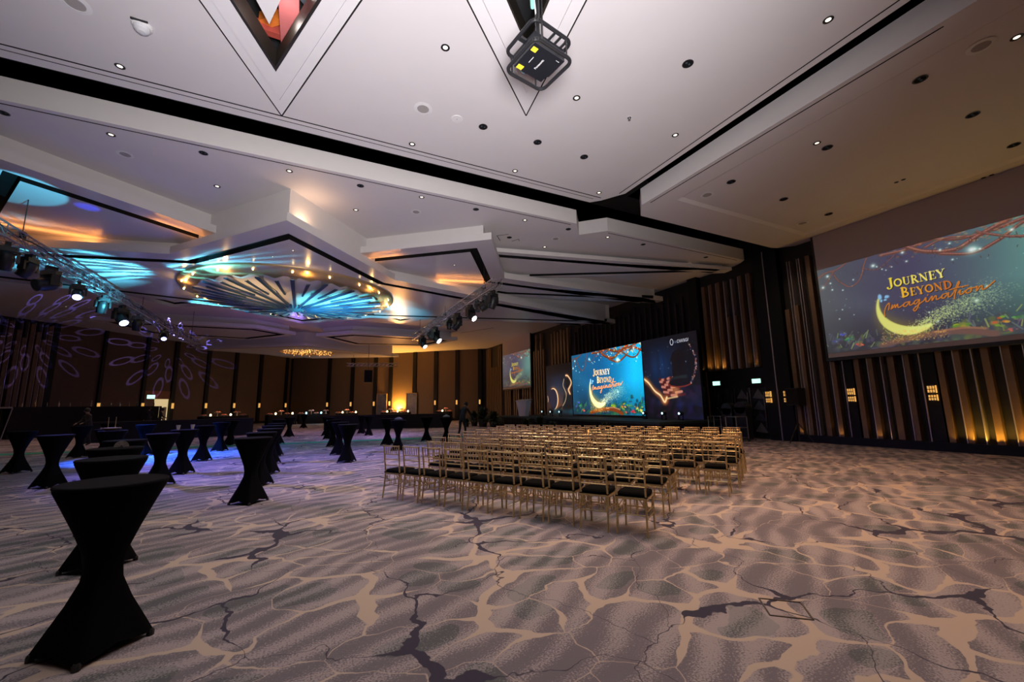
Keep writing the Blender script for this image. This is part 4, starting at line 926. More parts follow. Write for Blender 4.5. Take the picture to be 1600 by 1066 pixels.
for i, (x, y) in enumerate([(-2.98, 13.42), (-2.72, 13.6)]):
    t = thing('tumbler', 'clear glass tumbler on a black cocktail table, %s one of two' % ('left', 'right')[i], 'glass', (x, y, 1.102), 0, 'two glasses on a cocktail table')
    MB().lathe([(.03, 0), (.05, .12), (.046, .12), (.027, .01)], 12).build('bowl', glassw, t)
    MB().lathe([(.028, .012), (.04, .06), (.001, .061)], 12).build('drink', mat('pale_drink', (.6, .45, .2), .2, var=.1), t)
t = thing('folded_fan', 'small pale fan shaped decoration on the third table of the near line', 'decoration', (-2.3, 7.62, 1.102)); t.scale = (.55, .55, .55)
mb = MB()
for k in range(10):
    a0, a1 = PI*k/10, PI*(k+1)/10; z = .005*(k % 2)
    mb.add([(.03*math.cos(a0), z, .02+.03*math.sin(a0)), (.15*math.cos(a0), z, .02+.15*math.sin(a0)), (.15*math.cos(a1), .005-z, .02+.15*math.sin(a1)), (.03*math.cos(a1), .005-z, .02+.03*math.sin(a1))], [(0, 1, 2, 3)])
mb.build('pleats', mat('patterned_paper', (.22, .19, .17), .7, var=.6, vscale=30), t); MB().box(-.05, .05, -.03, .03, 0, .02).build('stand', blk, t)
t = thing('metal_basket', 'low gold rimmed basket with two sticks on a dark table at the left', 'basket', (-4.6, 14.4, 1.102))
dup(tp, (-4.55, 14.4, 0), .7, 'black cocktail table under the gold rimmed basket').scale = (1, 1, 1)
MB().lathe([(.12, 0), (.2, .06), (.2, .075), (.19, .075)], 16).build('bowl', gold, t); MB().tube((-.06, 0, .05), (-.07, 0, .35), .008).tube((.08, 0, .05), (.08, 0, .35), .008).build('sticks', gold, t)
for (x, y, lab) in ((3.06, 16.0, 'folded dark grey cloth bundle on a cocktail table'), (5.6, 18.2, 'pale cap of folded cloth on a cocktail table behind the chairs')):
    t = thing('folded_cloth', lab, 'cloth', (x, y, 1.102)); g_ = mat('grey_cloth', (.06, .06, .07), .8, var=.2) if 'grey' in lab else mat('pale_cloth', (.22, .22, .24), .8, var=.1)
    MB().lathe([(.14, 0), (.16, .03), (.12, .08), (.04, .1)], 14).build('folds', g_, t, True); MB().lathe([(.07, .085), (.08, .1), (.03, .12)], 10).build('upper_fold', g_, t, True)

# ------------------------------------------------------------------ trusses and moving heads
def truss(x, y0, y1, z, label):
    t = thing('lighting_truss', label, 'truss', (x, (y0+y1)/2, z)); L = (y1-y0)/2; h = .17
    for sx in (-h, h):
        for sz in (-h, h): MB().tube((sx, -L, sz), (sx, L, sz), .025, 6).build('chord', steel, t)
    n = int(2*L/.42); lat = MB()
    for k in range(n):
        a = -L+2*L*k/n; b_ = -L+2*L*(k+1)/n
        for s_ in (-h, h):
            p, q = (-h, h) if k % 2 else (h, -h)
            lat.tube((s_, a, p), (s_, b_, q), .011, 4, cap=False); lat.tube((p, a, s_), (q, b_, s_), .011, 4, cap=False)
            lat.tube((-h, a, s_), (h, a, s_), .010, 4, cap=False); lat.tube((s_, a, -h), (s_, a, h), .010, 4, cap=False)
    stuff(lat.build('lattice', steel, t))
    for y in (-L*.8, 0, L*.8): MB().tube((0, y, h), (0, y, 7.9-z), .012, 5).box(-.06, .06, y-.05, y+.05, h-.05, h+.12).build('hanger', blk, t)
    ca = MB(); ca.path([(h+.02, -L+2*L*k/40, .02+.05*math.sin(k*1.7)) for k in range(41)], .016, 5); ca.build('cable', blk, t)
truss(-7.0, 12.6, 34.5, 6.0, 'long lighting truss with moving heads at the upper left')
truss(6.0, 13.3, 26.6, 6.05, 'lighting truss with moving heads right of the chandelier')
HEADM = {}
def moving_head(x, y, z, rz, tilt, s, lens, label):
    t = thing('moving_head', label, 'stage light', (x, y, z), rz, 'moving heads under the trusses'); t.scale = (s, s, s)
    key = (lens.name, round(tilt, 1))
    if key in HEADM:
        for ch in HEADM[key].children:
            c = ch.copy(); COL.objects.link(c); c.parent = t
            for g in ch.children:
                d = g.copy(); COL.objects.link(d); d.parent = c
        return
    MB().prism([(-.17, -.12), (.17, -.12), (.19, 0), (.17, .12), (-.17, .12), (-.19, 0)], .2, .32).box(-.05, .05, -.1, .1, .32, .44).build('base', blk, t)
    yk = MB()
    for sx in (-1, 1): yk.prism([(sx*.2-.03, -.08), (sx*.2+.03, -.08), (sx*.2+.03, .08), (sx*.2-.03, .08)], -.06, .2)
    yk.box(-.22, .22, -.08, .08, .16, .22); yk.build('yoke', blk, t)
    hd = MB().lathe([(.06, .22), (.12, .18), (.155, .05), (.16, -.12), (.14, -.2), (.15, -.26)], 16).build('head', blk, t, True)
    hd.rotation_euler = (tilt, 0, 0)
    MB().lathe([(.001, -.262), (.12, -.262), (.125, -.25)], 16).build('lens', lens, hd)
    HEADM[key] = t
LH = [(14.33, 5.62, .5, .5, 1.0, darklens), (15.25, 5.58, 1.3, .6, .92, darklens), (16.31, 5.5, 2.4, 1.2, 1.2, darklens), (17.94, 5.55, -2.8, .8, .9, bluelens), (19.75, 5.5, .6, .4, .95, darklens), (21.45, 5.55, -2.3, .8, 1.2, bluelens), (23.19, 5.57, .3, .3, 1.05, darklens), (26.94, 5.62, -2.8, .8, .9, bluelens)]
for i, (y, z, rz, ti, s, ln) in enumerate(LH):
    moving_head(-7.0, y, 5.83-.44*s, rz, ti, s, ln, '%s moving head from the left under the left truss' % ORD[i] + (', lens glowing blue white' if ln is bluelens else ''))
RH = [(13.77, 5.55, .4, .4, 1.0, darklens), (14.53, 5.5, 1.4, .9, .95, darklens), (15.29, 5.55, 2.6, .3, .7, darklens), (16.19, 5.45, -2.6, .9, 1.05, whitelens), (17.89, 5.5, .7, .7, 1.15, darklens), (19.16, 5.5, .2, .1, .8, darklens), (21.71, 5.55, -2.4, .9, 1.3, whitelens), (22.78, 5.6, 0, .1, .7, darklens), (24.56, 5.6, -2.5, .8, 1.15, whitelens)]
for i, (y, z, rz, ti, s, ln) in enumerate(RH):
    moving_head(6.0, y, 5.88-.44*s, rz, ti, s, ln, '%s moving head from the near end under the right truss' % ORD[i] + (', lens lit white' if ln is whitelens else ''))
# purple gobo throws
def gobo(loc, target, power, size, n, seed):
    o = spot(loc, target, power, (1, 1, 1), size, .05, .005, 'gobo_projector'); l = o.data; l.use_nodes = True; nt = l.node_tree; N = nt.nodes; Lk = nt.links
    em = next(x for x in N if x.type == 'EMISSION')
    tc = N.new('ShaderNodeTexCoord'); sp = N.new('ShaderNodeSeparateXYZ'); Lk.new(tc.outputs['Normal'], sp.inputs[0])
    def M(op, a, b_=0.0):
        x = N.new('ShaderNodeMath'); x.operation = op
        for s_, v in ((x.inputs[0], a), (x.inputs[1], b_)):
            if isinstance(v, (int, float)): s_.default_value = v
            else: Lk.new(v, s_)
        return x.outputs[0]
    k = 1/math.tan(math.radians(size/2))
    z = M('ABSOLUTE', sp.outputs['Z']); X = M('MULTIPLY', M('DIVIDE', sp.outputs['X'], z), k); Y = M('MULTIPLY', M('DIVIDE', sp.outputs['Y'], z), k)
    r = M('SQRT', M('ADD', M('MULTIPLY', X, X), M('MULTIPLY', Y, Y))); th = M('ARCTAN2', Y, X)
    tot = None
    for r0, a, hw, nn, ph in ((.78, .19, .062, n+4, .1), (.50, .15, .052, n+3, .5), (.30, .09, .032, n+1, .2)):
        f = M('SUBTRACT', M('FRACT', M('ADD', M('MULTIPLY', th, nn/(2*PI)), ph+5)), .5)
        t_ = M('MULTIPLY', M('MULTIPLY', f, 2*PI/nn), r)
        u = M('DIVIDE', M('SUBTRACT', r, r0), a); v = M('DIVIDE', t_, hw)
        e = M('SQRT', M('ADD', M('MULTIPLY', u, u), M('MULTIPLY', v, v)))
        d = M('ABSOLUTE', M('SUBTRACT', e, .9)); g = M('LESS_THAN', d, .16)
        tot = g if tot is None else M('MAXIMUM', tot, g)
    Lk.new(tot, em.inputs['Strength']); em.inputs['Color'].default_value = (.24, .20, 1, 1)
gobo((-7.0, 22.0, 5.4), (-17.4, 39.2, 6.9), 9500, 22, 9, 1)
gobo((-7.0, 27.2, 5.4), (-11.4, 46.4, 7.2), 15000, 27, 9, 2)

# ------------------------------------------------------------------ ceiling fittings
def down_proto(lit):
    t = thing('recessed_downlight', '', 'ceiling light', (0, 0, 0), 0)
    MB().lathe([(.068, 0), (.125, -.004), (.13, -.012), (.118, -.018), (.07, -.010), (.068, 0)], 20).build('trim_ring', blk, t)
    if lit: MB().lathe([(.001, -.004), (.07, -.004), (.07, .0)], 16).build('lamp', lampm, t)
    else:
        MB().lathe([(.001, -.002), (.10, -.002), (.10, -.0005)], 16).build('dark_well', blackm, t)
        for k in range(2): MB().lathe([(.001, -.012), (.03, -.012), (.034, -.003)], 8, (-.04+.08*k, 0, 0)).build('lamp', darklens, t)
    return t
def black_big():
    t = thing('recessed_downlight', '', 'ceiling light', (0, 0, 0), 0)
    MB().lathe([(.13, 0), (.165, -.004), (.168, -.010), (.13, -.012), (.13, 0)], 20).build('trim_ring', blk, t)
    MB().lathe([(.001, -.003), (.135, -.003), (.135, -.001)], 16).build('dark_well', blackm, t)
    for k in range(2): MB().lathe([(.001, -.014), (.032, -.014), (.036, -.003)], 8, (-.06+.12*k, 0, 0)).build('lamp', darklens, t)
    return t
def spk():
    t = thing('ceiling_speaker', '', 'speaker', (0, 0, 0), 0)
    MB().lathe([(.16, 0), (.26, -.004), (.265, -.012), (.17, -.02), (.16, 0)], 24).build('trim_ring', plast, t)
    MB().lathe([(.001, -.016), (.17, -.016), (.17, -.004)], 24).build('grille', grille, t); return t
PR = {'lit': down_proto(True), 'dark': black_big(), 'spk': spk()}
USED = set()
def put(kind, x, y, z, label, s=1.0, group=None):
    if kind not in USED: o = PR[kind]; USED.add(kind); o.location = (x, y, z-.001); o['label'] = label
    else: o = dup(PR[kind], (x, y, z-.001), 0, label)
    if group: o['group'] = group
    o.scale = (s*.66 if kind != 'spk' else s*.8,)*3
def row(kind, pts, z, what, s=1.0, group=None):
    for i, (x, y) in enumerate(pts):
        o_ = 'leftmost of' if i == 0 else ('rightmost of' if i == len(pts)-1 else '%s from the left among' % ORD[i])
        put(kind, x, y, z, '%s %s' % (o_, what), s, group)
row('lit', [(-3.75, 9.89), (2.06, 9.93), (1.98, 6.72), (5.07, 9.92), (5.03, 6.74), (8.12, 9.91), (8.09, 6.74), (8.06, 3.22)], 8.4, 'the lit round downlights in the near white ceiling', 1, 'lit downlights of the near ceiling')
row('lit', [(11.28, 9.3), (11.07, 5.03), (11.02, 1.75)], 7.965, 'the lit downlights in the brownish right soffit', 1, 'lit downlights of the right soffit')
row('lit', [(-4.43, 11.74), (-2.69, 13.43), (-.81, 11.72), (1.02, 13.33), (2.74, 11.64), (6.35, 11.75), (8.22, 13.58), (9.93, 11.74)], 7.9, 'the lit downlights beyond the black ceiling trench', 1, 'lit downlights beyond the trench')
row('dark', [(3.49, 8.52), (5.01, 8.48), (6.51, 8.5), (6.54, 5.0)], 8.4, 'the unlit black downlights in the near white ceiling', 1, 'dark downlights of the near ceiling')
row('dark', [(10.75, 7.15), (9.67, 5.11), (13.26, 7.14), (11.51, 5.02), (15.79, 7.13), (10.71, 2.95), (13.2, 2.92), (15.81, 2.93)], 7.96, 'the unlit black downlights in the right soffit', 1.1, 'dark downlights of the right soffit')
row('dark', [(-6.16, 11.76), (-2.69, 11.71), (.99, 11.72), (4.53, 11.7), (6.5, 13.3), (8.14, 11.75), (11.72, 11.74), (15.35, 11.73)], 7.9, 'the unlit black downlights beyond the ceiling trench', .9, 'dark downlights beyond the trench')
row('lit', [(-4.6, 20.3), (-1.38, 15.5), (-.74, 14.6)], 6.7, 'the small lit downlights under the chandelier star', .6, 'small downlights under the star')
row('lit', [(4.95, 15.2)], 7.2, 'the lit downlight under the right hand slab', .7)
row('lit', [(13.2, 13.0), (9.2, 17.2), (7.4, 27.2), (10.5, 29.5), (4.6, 31.5), (2.0, 29.0), (-5.5, 29.5), (-9.0, 30.0), (-13.5, 33.5), (-11.0, 37)][::-1], 7.55, 'the tiny lit downlights on the far ceiling', .6, 'tiny far downlights') if False else None
for i, (x, y) in enumerate([(-13.5, 33.5), (-11.0, 40.5), (-9.5, 30.0), (-5.5, 29.6), (2.2, 30.2), (4.9, 31.5), (7.5, 27.2), (10.5, 29.5)]):
    put('lit', x, y, 7.9, 'tiny lit downlight on the far ceiling, %s from the left' % ORD[i], .7, 'tiny far downlights')
row('spk', [(-3.9, 8.53), (2.0, 8.53)], 8.4, 'the two grey ceiling speakers in the near white ceiling', 1, 'near ceiling speakers')
row('spk', [(10.75, 7.97), (15.72, 7.94), (10.69, 2.1)], 7.96, 'the grey ceiling speakers in the right soffit', .95, 'right soffit speakers')
row('spk', [(-4.43, 12.57), (2.81, 12.67), (8.18, 12.68)], 7.9, 'the grey ceiling speakers beyond the trench', .8, 'far ceiling speakers')
t = thing('cover_disc', 'flat white blanking disc right of the grey speaker on the near ceiling', 'cover', (2.82, 8.53, 8.399)); MB().lathe([(.001, -.008), (.13, -.008), (.14, 0)], 24).build('disc', plast, t); MB().lathe([(.001, -.011), (.012, -.011), (.014, -.008)], 8).build('screw', grille, t)
t = thing('motion_sensor', 'white dome sensor at the upper left of the near ceiling', 'sensor', (-3.04, 8.58, 8.399))
MB().lathe([(.15, 0), (.15, -.03), (.13, -.05)], 20).build('base', plast, t); MB().lathe([(.13, -.04), (.11, -.1), (.06, -.14), (.001, -.15)], 20).build('dome', mat('sensor_dome', (.6, .6, .62), .3, var=.03), t); MB().box(-.12, .12, -.155, -.135, -.04, -.01).build('slot', blk, t)
t = thing('sprinkler_head', 'tiny sprinkler head in the near ceiling right of the projector', 'sprinkler', (6.56, 6.74, 8.399))
MB().lathe([(.05, 0), (.045, -.012), (.012, -.015), (.012, -.06), (.03, -.062), (.03, -.066)], 12).build('body', mat('dull_chrome', (.45, .44, .44), .3, .9, var=.1), t); MB().lathe([(.055, 0), (.06, -.004), (.05, -.006)], 12).build('escutcheon', plast, t)
for i, (x, y) in enumerate([(15.81, 9.16), (17.45, 8.27), (17.45, 6.07), (15.41, 5.02), (17.3, 3.77)]):
    t = thing('twin_spot_fitting', 'tiny twin spot fitting by the stage wall in the right soffit, %s from the left' % ORD[i], 'ceiling light', (x-.1, y, 7.899 if x > 16.8 else 7.963), 0, 'twin spot fittings of the soffit')
    for k in (-1, 1): MB().lathe([(.04, 0), (.055, -.004), (.05, -.012), (.03, -.006)], 10, (0, k*.08, 0)).build('spot_ring', blk, t)

# ------------------------------------------------------------------ chandelier in the dome
t = thing('chandelier', 'big round sunburst chandelier with radiating blades in the star shaped ceiling', 'chandelier', (CX, CY, 6.7))
goldrim = mat('gold_leaf_dome', (.62, .42, .20), .4, .55, var=.15, vscale=2)
domem = mat('pearl_dome', (.52, .47, .40), .35, .2, var=.12, vscale=1.5)
def open_lathe(prof, n): 
    m = MB(); vs = [(r*math.cos(2*PI*i/n), r*math.sin(2*PI*i/n), z) for r, z in prof for i in range(n)]
    return m.add(vs, [(k*n+i, (k+1)*n+i, (k+1)*n+(i+1) % n, k*n+(i+1) % n) for k in range(len(prof)-1) for i in range(n)])
open_lathe([(4.24, .05), (4.24, -.05), (4.16, -.10), (3.95, -.18), (3.66, -.24), (3.5, -.2)], 72).build('gold_rim', goldrim, t, True)
domem = mat('pearl_dome', (.50, .45, .38), .35, .2, var=.12, vscale=1.5)
open_lathe([(3.7, -.2), (2.6, -.30), (1.3, -.40), (.05, -.46)], 64).build('dish', domem, t, True)
bladem = mat('blade_blue_glass', (.03, .075, .15), .3, .3, spec=.6, var=.25, vscale=1)
def zs(r): return -.27-.34*max(0, 1-r/3.7)**1.2
def strip(r0, r1, wd, dz, tip):
    m = MB(); n = 8; vs = []
    for k in range(n+1):
        r = r0+(r1-r0)*k/n; z = zs(r)-dz+tip*(k/n)**4; ww = wd*(.5+.5*k/n)
        vs += [(r, -ww, z), (r, ww, z), (r, -ww, z+.045), (r, ww, z+.045)]
    fs = []
    for k in range(n):
        a = 4*k; fs += [(a, a+1, a+5, a+4), (a+2, a+6, a+7, a+3), (a, a+4, a+6, a+2), (a+1, a+3, a+7, a+5)]
    fs += [(0, 2, 3, 1), (4*n, 4*n+1, 4*n+3, 4*n+2)]
    return m.add(vs, fs)
b1 = strip(.45, 3.72, .075, .17, .05).build('blade', bladem, t); b2 = strip(2.0, 3.4, .065, .15, .03).build('short_blade', bladem, t)
shell = mat('pearl_shell', (.70, .65, .56), .32, .15, var=.1, vscale=2)
def petal(r0, r1, wmax, lift):
    m = MB(); n = 7; vs = []
    for k in range(n+1):
        u = k/n; r = r0+(r1-r0)*u; w_ = .05+wmax*math.sin(PI*min(1, u*.72+.04)); z = zs(r)-.03-lift*math.sin(PI*u)
        vs += [(r, -w_, z+.04), (r, 0, z-.05), (r, w_, z+.10)]
    fs = []
    for k in range(n): fs += [(3*k, 3*k+1, 3*k+4, 3*k+3), (3*k+1, 3*k+2, 3*k+5, 3*k+4)]
    return m.add(vs, fs)
p1 = petal(1.7, 3.66, .46, .05).build('shell_leaf', shell, t, True); p2 = petal(.5, 2.3, .30, .06).build('inner_shell_leaf', shell, t, True)
NB = 20
for k in range(NB):
    a = 2*PI*k/NB-PI/2
    for proto_, da in ((b1, 0), (b2, PI/NB), (p1, PI/NB), (p2, PI/NB)):
        o = proto_ if k == 0 else proto_.copy()
        if k: COL.objects.link(o)
        o.rotation_euler = (0, 0, a+da)
MB().lathe([(.02, -.80), (.10, -.78), (.36, -.68), (.42, -.60), (.3, -.52), (.1, -.44)], 20).build('hub', mat('hub_blue_chrome', (.10, .25, .32), .5, .2, var=.1), t)
bulb = MB().ball((4.06, 0, -.17), .03, 8, 5, 1.5).build('bulb', mat('bulb_glow', (1, .8, .4), .4, emit=(1, .68, .28), estr=14, var=.02), t)
for k in range(1, 20):
    o = bulb.copy(); COL.objects.link(o); o.rotation_euler = (0, 0, 2*PI*k/20)
# far chandelier: a dome of small amber crystals
t = thing('chandelier', 'far flat chandelier of small amber crystals', 'chandelier', (-.35, 42.2, 6.7))
open_lathe([(2.3, 0), (2.25, .25), (1.2, .45), (.01, .5)], 40).build('gold_dome', goldrim, t, True)
cr_ = mat('amber_crystal', (1, .7, .3), .3, emit=(1, .52, .14), estr=.8, var=.3, vscale=2)
cb = MB(); r = random.Random(5)
for k in range(150):
    a = r.uniform(0, 2*PI); q = 2.1*math.sqrt(r.random()); cb.ball((q*math.cos(a), q*math.sin(a), r.uniform(-.12, .3)), .045, 5, 3, 1.4)
stuff(cb.build('crystals', cr_, t))

# ------------------------------------------------------------------ projector in its cage
t = thing('projector', 'black caged projector hanging from the near ceiling', 'projector', (2.64, 4.38, 6.3), math.radians(10))
def rrect(a, b_, r, z, n=5):
    pts = []
    for cx, cy, s in ((a-r, b_-r, 0), (-a+r, b_-r, 90), (-a+r, -b_+r, 180), (a-r, -b_+r, 270)):
        pts += [(cx+r*math.cos(math.radians(s+90*k/n)), cy+r*math.sin(math.radians(s+90*k/n)), z) for k in range(n+1)]
    return pts
for z in (0, .29): MB().path(rrect(.335, .335, .1, z), .026, 8, True).build('cage_ring', blk, t)
for sx in (-1, 1):
    for sy in (-1, 1): MB().tube((sx*.22, sy*.333, 0), (sx*.22, sy*.333, .29), .014).build('cage_post', blk, t)
body = MB().prism([(-.27, -.25), (.26, -.25), (.26, .08), (.23, .11), (.23, .22), (-.27, .22)], .015, .2).build('body', mat('projector_black', (.008, .009, .013), .35, var=.2), t)
MB().lathe([(.07, 0), (.075, .04), (.06, .06)], 16, (-.05, .24, .13), 'y').build('lens', darklens, body)
yl = mat('yellow_label', (.75, .62, .03), .6, var=.1)
MB().box(-.24, -.15, .14, .21, .009, .014).build('label', yl, body); MB().box(-.25, -.17, -.20, -.13, .009, .014).build('label', yl, body)
def flat_text(txt, size, loc, mx, m, parent):
    cu = bpy.data.curves.new('lettering', 'FONT'); cu.body = txt; cu.size = size; cu.align_x = 'CENTER'; cu.align_y = 'CENTER'; cu.extrude = .001
    o = bpy.data.objects.new('lettering', cu); COL.objects.link(o); bpy.context.view_layer.update()
    me = bpy.data.meshes.new_from_object(o.evaluated_get(bpy.context.evaluated_depsgraph_get())); me.name = 'lettering'
    bpy.data.objects.remove(o); q = bpy.data.objects.new('lettering', me); COL.objects.link(q); me.materials.clear(); me.materials.append(m)
    q.parent = parent; q.matrix_local = Matrix.Translation(loc) @ mx.to_4x4(); return q
DOWN = Matrix(((0, -1, 0), (-1, 0, 0), (0, 0, -1)))
flat_text('Panasonic', .048, (0, -.01, .0125), DOWN, plast, body)
tx = MB()
for k in range(5): tx.box(-.145, -.137, -.06+k*.022, -.044+k*.022, .011, .014)
for k in range(3): tx.box(.15+.02*k, .162+.02*k, -.2, -.192, .011, .014)
stuff(tx.build('small_print', plast, body))
for k in range(3): MB().box(.02+.11*k, .05+.11*k, -.333, .333, .275, .295).build('crossbar', blk, t)
MB().box(-.335, .335, -.03, .03, .24, .28).box(-.06, .06, -.12, .12, .2, .25).build('bracket', blk, t)
MB().tube((0, 0, .33), (0, 0, 2.6), .035, 10).tube((.09, 0, .4), (.09, 0, 2.6), .012, 6).build('drop_pole', blk, t)
ca = MB(); ca.path([(-.05+.05*math.sin(k*.8), .04*math.cos(k*.5), .36+k*.14) for k in range(15)], .012, 5); ca.build('white_cable', plast, t)
MB().lathe([(.03, .9), (.035, 1.0), (.035, 1.15), (.02, 1.2)], 10, (-.08, 0, 0)).build('pale_connector', mat('mint_plastic', (.25, .6, .48), .4, var=.1), t)

# ------------------------------------------------------------------ people (each body one continuous skinned surface)
def person(loc, rz, joints, label, s=1.0):
    t = thing('person', label, 'person', loc, rz); t.scale = (s, s, s)
    J, E = joints
    names = list(J); me = bpy.data.meshes.new('body'); idx = {n: i for i, n in enumerate(names)}
    me.from_pydata([J[n][0] for n in names], [(idx[a], idx[b_]) for a, b_ in E], [])
    o = bpy.data.objects.new('body', me); COL.objects.link(o)
    md = o.modifiers.new('skin', 'SKIN'); md.use_smooth_shade = True
    if not me.skin_vertices: me.skin_vertices.new()
    for n in names:
        r_ = J[n][1]; me.skin_vertices[0].data[idx[n]].radius = r_ if isinstance(r_, tuple) else (r_, r_)
    me.skin_vertices[0].data[idx['pelvis']].use_root = True
    o.modifiers.new('sub', 'SUBSURF').levels = 1
    bpy.context.view_layer.update()
    dg = bpy.context.evaluated_depsgraph_get(); em = bpy.data.meshes.new_from_object(o.evaluated_get(dg))
    o.modifiers.clear(); o.data = em; em.materials.clear(); em.materials.append(cloth); em.materials.append(skin)
    head = Vector(J['head'][0])
    hands = [Vector(J[k][0]) for k in J if k.startswith('finger') or k.startswith('hand')]
    for f in em.polygons:
        c = f.center
        if (c-head).length < .15 or any((c-h).length < .07 for h in hands): f.material_index = 1
    o.parent = t
    d = (head-Vector(J['neck'][0])).normalized()
    hair = MB().ball((0, 0, 0), .112, 12, 7, 1.05).build('hair', hairm, t, True); hair.location = head+d*.045+Vector((0, -.035, 0))
    fc = MB(); 
    for sx in (-1, 1): fc.ball((head.x+sx*.035, head.y+.098, head.z+.005), .012, 6, 4)
    fc.build('eyes', blk, t)
    MB().add([(head.x-.015, head.y+.1, head.z-.03), (head.x+.015, head.y+.1, head.z-.03), (head.x, head.y+.125, head.z-.035), (head.x, head.y+.1, head.z+.01)], [(0, 1, 2), (1, 3, 2), (0, 2, 3)]).build('nose', skin, t)
    return t
def body_joints(lean=0.0, step=.0, arms=((.25, .15, .95), (-.25, .15, .95)), look=0):
    s_, c_ = math.sin(lean), math.cos(lean)
    def up(h, x=0, y=0): return (x, .0+s_*h+y, .95+c_*h)
    J = {'pelvis': (up(0), (.155, .115)), 'waist': (up(.16), (.14, .10)), 'chest': (up(.36), (.17, .115)), 'collar': (up(.50), (.10, .08)), 'neck': (up(.56), .055), 'head': (up(.70, 0, .03+look), (.085, .105)), 'crown': (up(.79, 0, .02+look), .06)}
    E = [('pelvis', 'waist'), ('waist', 'chest'), ('chest', 'collar'), ('collar', 'neck'), ('neck', 'head'), ('head', 'crown')]
    for sx, nm in ((-1, 'l'), (1, 'r')):
        st = step*sx
        J['hip'+nm] = ((sx*.09, 0, .88), .095); J['knee'+nm] = ((sx*.10, .5*st+.05, .48), .062); J['ankle'+nm] = ((sx*.10, st-.02, .09), .042); J['toe'+nm] = ((sx*.11, st+.16, .035), .035)
        E += [('pelvis', 'hip'+nm), ('hip'+nm, 'knee'+nm), ('knee'+nm, 'ankle'+nm), ('ankle'+nm, 'toe'+nm)]
        sh = up(.46, sx*.19); hand = arms[0 if sx > 0 else 1]; el = ((sh[0]+hand[0])/2+sx*.06, (sh[1]+hand[1])/2-.06, (sh[2]+hand[2])/2-.05)
        J['shoulder'+nm] = (sh, .062); J['elbow'+nm] = (el, .043); J['wrist'+nm] = (hand, .028)
        dv = (Vector(hand)-Vector(el)).normalized(); hp = Vector(hand)+dv*.07; J['hand'+nm] = (tuple(hp), (.036, .018))
        E += [('collar', 'shoulder'+nm), ('shoulder'+nm, 'elbow'+nm), ('elbow'+nm, 'wrist'+nm), ('wrist'+nm, 'hand'+nm)]
        for k in range(4):
            q = hp+dv*(.075-.008*abs(k-1.3))+Vector((0, .012*k-.018, -.01)); b_ = hp+Vector((0, .016*k-.024, 0))+dv*.02
            J['finger%s%d' % (nm, k)] = (tuple(q), .009); E.append(('hand'+nm, 'finger%s%d' % (nm, k)))
        J['finger'+nm+'t'] = (tuple(hp+dv*.02+Vector((-sx*.03, .045, 0))), .010); E.append(('wrist'+nm, 'finger'+nm+'t'))
    return J, E
person((6.95, 19.94, 0), -.9, body_joints(.42, .16, ((.28, .62, .92), (-.2, .42, .80)), .03), 'person in black stooping forward as they walk behind the gold chairs', 1.04)
person((-9.5, 27.2, 0), 2.4, body_joints(.2, .05, ((.22, .38, 1.05), (-.22, .35, 1.08))), 'person in black bending over a table at the left, before the dark bar', 1.0)
person((-10.9, 40.6, 0), .3, body_joints(.08, .06, ((.2, .3, 1.1), (-.25, .1, .9))), 'person in black standing in front of the lit doorway', 1.05)
person((-9.2, 36.5, 0), -1.2, body_joints(.12, .1, ((.22, .3, 1.1), (-.25, .2, 1.0))), 'person in dark blue light right of the lit doorway', 1.0)

# ------------------------------------------------------------------ far furniture
def long_table(a, b_, n, label, hgt=1.05):
    t = thing('buffet_table', label, 'table', (*((Vector(a)+Vector(b_))/2), 0)); c = (Vector(a)+Vector(b_))/2
    a_ = (a[0]-c.x, a[1]-c.y); b2 = (b_[0]-c.x, b_[1]-c.y)
    MB().obox(a_, b2, .8, hgt-.03, hgt).build('top_cloth', blackcloth, t)
    d = (Vector(b2)-Vector(a_)); L = d.length; d.normalize(); nn = Vector((-d.y, d.x)); sk = MB()
    m = int(L/.18)
    for side in (-1, 1):
        for k in range(m):
            p = Vector(a_)+d*(k*L/m); q = Vector(a_)+d*((k+1)*L/m); o1 = .40+.015*(k % 2); p += nn*side*o1; q += nn*side*o1
            sk.add([(p.x, p.y, .02), (q.x, q.y, .02), (q.x, q.y, hgt-.03), (p.x, p.y, hgt-.03)], [(0, 1, 2, 3)])
    stuff(sk.build('skirt', blackcloth, t))
    return t
long_table((1.2, 33.9), (9.6, 30.6), 5, 'long black draped buffet across the back of the chairs and cocktail tables')
long_table((-10.2, 29.0), (-3.2, 31.2), 5, 'long black draped table at the left in blue light')
bar = long_table((-16.6, 36.4), (-10.9, 42.6), 5, 'tall black bar front at the far left under a row of bottles', 1.95)
def bottle(loc, col, label, s=1, group='bottles and candles on the far black bar'):
    t = thing('bottle', label, 'bottle', loc, 0, group); t.scale = (s, s, s)
    MB().lathe([(.04, 0), (.045, .02), (.045, .2), (.018, .26), (.018, .33)], 8).build('glass', mat('bottle_%d' % int(col[0]*100+col[2]*10), col, .25, spec=.7, var=.1), t)
    MB().lathe([(.02, .33), (.02, .36), (.015, .37)], 8).build('cap', mat('bottle_cap', (.35, .25, .1), .4, .6, var=.1), t)
r = random.Random(8)
for k in range(14):
    u = .08+.88*k/13; x = -16.6+5.7*u; y = 36.4+6.2*u
    bottle((x, y, 1.95), [(.30, .26, .2), (.22, .14, .05), (.1, .12, .08)][k % 3], 'bottle on the black bar at the far left, %s from the left' % ORD[k], r.uniform(.7, 1.15))
t = thing('garment_rail', 'silver rail stand at the left end of the black bar', 'stand', (-16.9, 34.6, 0), -.2)
MB().tube((-.5, 0, 1.9), (.9, .9, 1.9), .05).build('top_bar', steel, t)
for (x, y) in ((-.5, 0), (.9, .9)): MB().tube((x, y, 1.9), (x-.25, y-.1, 0), .025).build('leg', steel, t)
